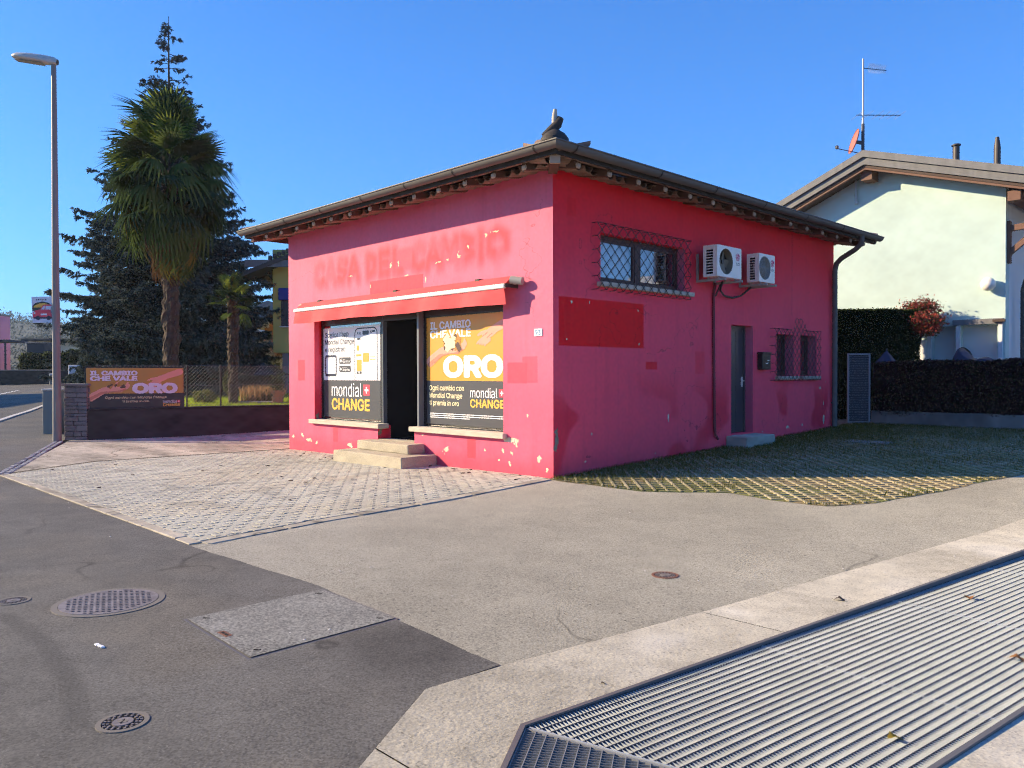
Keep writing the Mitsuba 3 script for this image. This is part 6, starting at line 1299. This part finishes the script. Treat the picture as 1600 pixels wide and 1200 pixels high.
for la, dp, lab in ((-47.5, 40.0, 'white gabled house across the street, just outside the left edge'), (-64.0, 55.0, 'cream gabled house farther left across the street, outside the frame')):
    k = thing('street_house', lab, 'house', 'houses across the street'); M = frame(LW(la, dp, zw(dp)), RT, FW); put(k + '__wall', boxat(M, 0, 10, 0, 9, -.5, 5.4, .02), 'white_plaster' if dp < 50 else 'cream_plaster')
    m = ext(Polygon([(-.7, 5.0), (5, 8.2), (10.7, 5.0), (10.7, 4.8), (5, 8.0), (-.7, 4.8)]), 10.4); m.apply_transform(M @ frame((0, 9.7, 0), (1, 0, 0), (0, 0, 1))); rr_ = put(k + '__roof', m, 'slate_roof')
    mg = ext(Polygon([(0.02, 5.4), (9.98, 5.4), (5, 7.95)]), 8.9); mg.apply_transform(M @ frame((0, 8.95, 0), (1, 0, 0), (0, 0, 1))); put(k + '__gable', mg, 'cream_plaster')
    put(rr_ + '__chimney', boxat(M, 7, 7.7, 4, 4.7, 6.0, 8.3, .02), 'garden_stone')
    for x in (1.4, 4.4, 7.4):
        for z in (.9, 3.5): w_ = put(k + '__window', boxat(M, x, x + 1.1, -.05, 0, z, z + 1.3, .01), 'house_glass'); put(w_ + '__sill', boxat(M, x - .08, x + 1.18, -.12, -.051, z - .08, z - .001, .01), 'garden_stone')
k = thing('canopy_roof', 'dark flat canopy on a thin post before the pink building', 'canopy'); M = frame(LW(-46, 69, zw(69)), RT, FW); put(k + '__roof', boxat(M, -4, 2.05, 0, 3, 3.55, 3.75, .01), 'shutter'); put(k + '__post', boxat(M, 1.75, 1.87, .1, .22, 0, 3.55, .01), 'shutter')
k = thing('cream_building', 'cream building with a flat dark roof above the far hedges', 'building'); M = frame(LW(-46.2, 77, zw(77)), RT, FW); put(k + '__wall', boxat(M, 0, 14, 0, 8, 0, 3.75, .02), 'cream_plaster'); put(k + '__roof', boxat(M, -1.0, 14.5, -.8, 8.5, 3.752, 3.98, .02), 'slate_roof'); put(k + '__window', boxat(M, 4.6, 6.0, -.05, 0, 1.6, 2.9, .01), 'house_glass'); put(k + '__window', boxat(M, 8.6, 10.0, -.05, 0, 1.6, 2.9, .01), 'house_glass')
k = thing('dark_kiosk', 'dark box-shaped kiosk between the far lamp and the cream building', 'kiosk'); M = frame(LW(-40.4, 66, zw(66)), RT, FW); put(k + '__body', boxat(M, 0, 1.45, 0, 1.2, 0, 3.35, .03), 'shutter'); put(k + '__roof', boxat(M, -.08, 1.53, -.08, 1.28, 3.352, 3.45, .02), 'garden_stone')
k = thing('grey_building', 'long low grey building behind the spruce at the left', 'building'); M = frame(LW(-39, 92, zw(90)), RT, FW); put(k + '__wall', boxat(M, 0, 26, 0, 10, 0, 2.75, .02), 'cabinet_white'); put(k + '__roof', boxat(M, -.4, 26.4, -.5, 10.5, 2.752, 2.95, .02), 'garden_stone')
# wooded hills
nx, ny = 200, 26; V, F = [], []
ls = np.linspace(-1900, 260, nx); ds = np.linspace(330, 1150, ny); LLn = [(l_, d_) for l_ in ls for d_ in ds]
hn = meshkit.fbm(np.array([(l_ * .006, d_ * .006, 0) for l_, d_ in LLn]), 4)
for (l_, d_), n_ in zip(LLn, hn):
    ridge = np.interp(l_, [-1900, -760, -400, -330, -250, -100, 260], [66, 50, 44, 36, 24, 16, 8]); t = np.clip((d_ - 330) / 300, 0, 1); V.append(LW(l_ * d_ / 620, d_, 1.0 + ridge * (t ** .8) * (.85 + .35 * n_)))
for i in range(nx - 1):
    for j in range(ny - 1): q = i * ny + j; F += [(q, q + ny, q + ny + 1), (q, q + ny + 1, q + 1)]
Vh = np.array(V); struct('hills', tm(V, F), 'hill_soil', 'hazy wooded hills on the left horizon', 'hills', smooth=True)
rh = np.random.default_rng(4); idx = rh.integers(0, len(Vh), 9500); Cc = Vh[idx] + np.stack([rh.uniform(-6, 6, len(idx)), rh.uniform(-6, 6, len(idx)), 0 * idx], 1); Cc = Cc[depth_of(Cc[:, 0], Cc[:, 1]) > 320]; Cc = Cc[(Cc - EYE) @ RT < -.33 * ((Cc - EYE) @ FW)]
C = np.repeat(Cc, 26, 0) + rh.normal(size=(len(Cc) * 26, 3)) * (2.6, 2.6, 2.2) + (0, 0, 3.0)
struct('hill_forest', leaves(C, 1.9, rh), 'hill_leaf', 'woodland covering the far hills', 'woods'); labels['hill_forest']['kind'] = 'stuff'
# thin valley haze, one closed box round everything but the sky
scene['haze_air'] = {'type': 'homogeneous', 'albedo': {'type': 'rgb', 'value': [0.72, 0.89, 0.995]}, 'sigma_t': 0.00030}
scene['camera']['medium'] = {'type': 'ref', 'id': 'haze_air'}
scene['haze'] = {'type': 'cube', 'to_world': T().translate([0, 0, 30]).scale([2700, 2700, 45]), 'bsdf': {'type': 'null'}, 'interior': {'type': 'ref', 'id': 'haze_air'}}
labels['haze'] = {'label': 'thin morning haze over the valley', 'category': 'haze', 'kind': 'stuff'}
# things of one kind that stand more than once share a group
for base, phrase in (('drain_grating', 'steel drain gratings'), ('fallen_leaf', 'fallen dead leaves'), ('valve_cover', 'small round covers in the ground'), ('window_poster', 'posters in the shop windows'),
                     ('window_grille', 'iron window grilles'), ('spruce_tree', 'spruces in the garden'), ('street_hedge', 'hedges above the far wall'), ('meter_cabinet', 'pale cabinets across the street')):
    for key in labels:
        if key == base or (key.startswith(base + '_') and key[len(base) + 1:].isdigit()): labels[key]['group'] = phrase
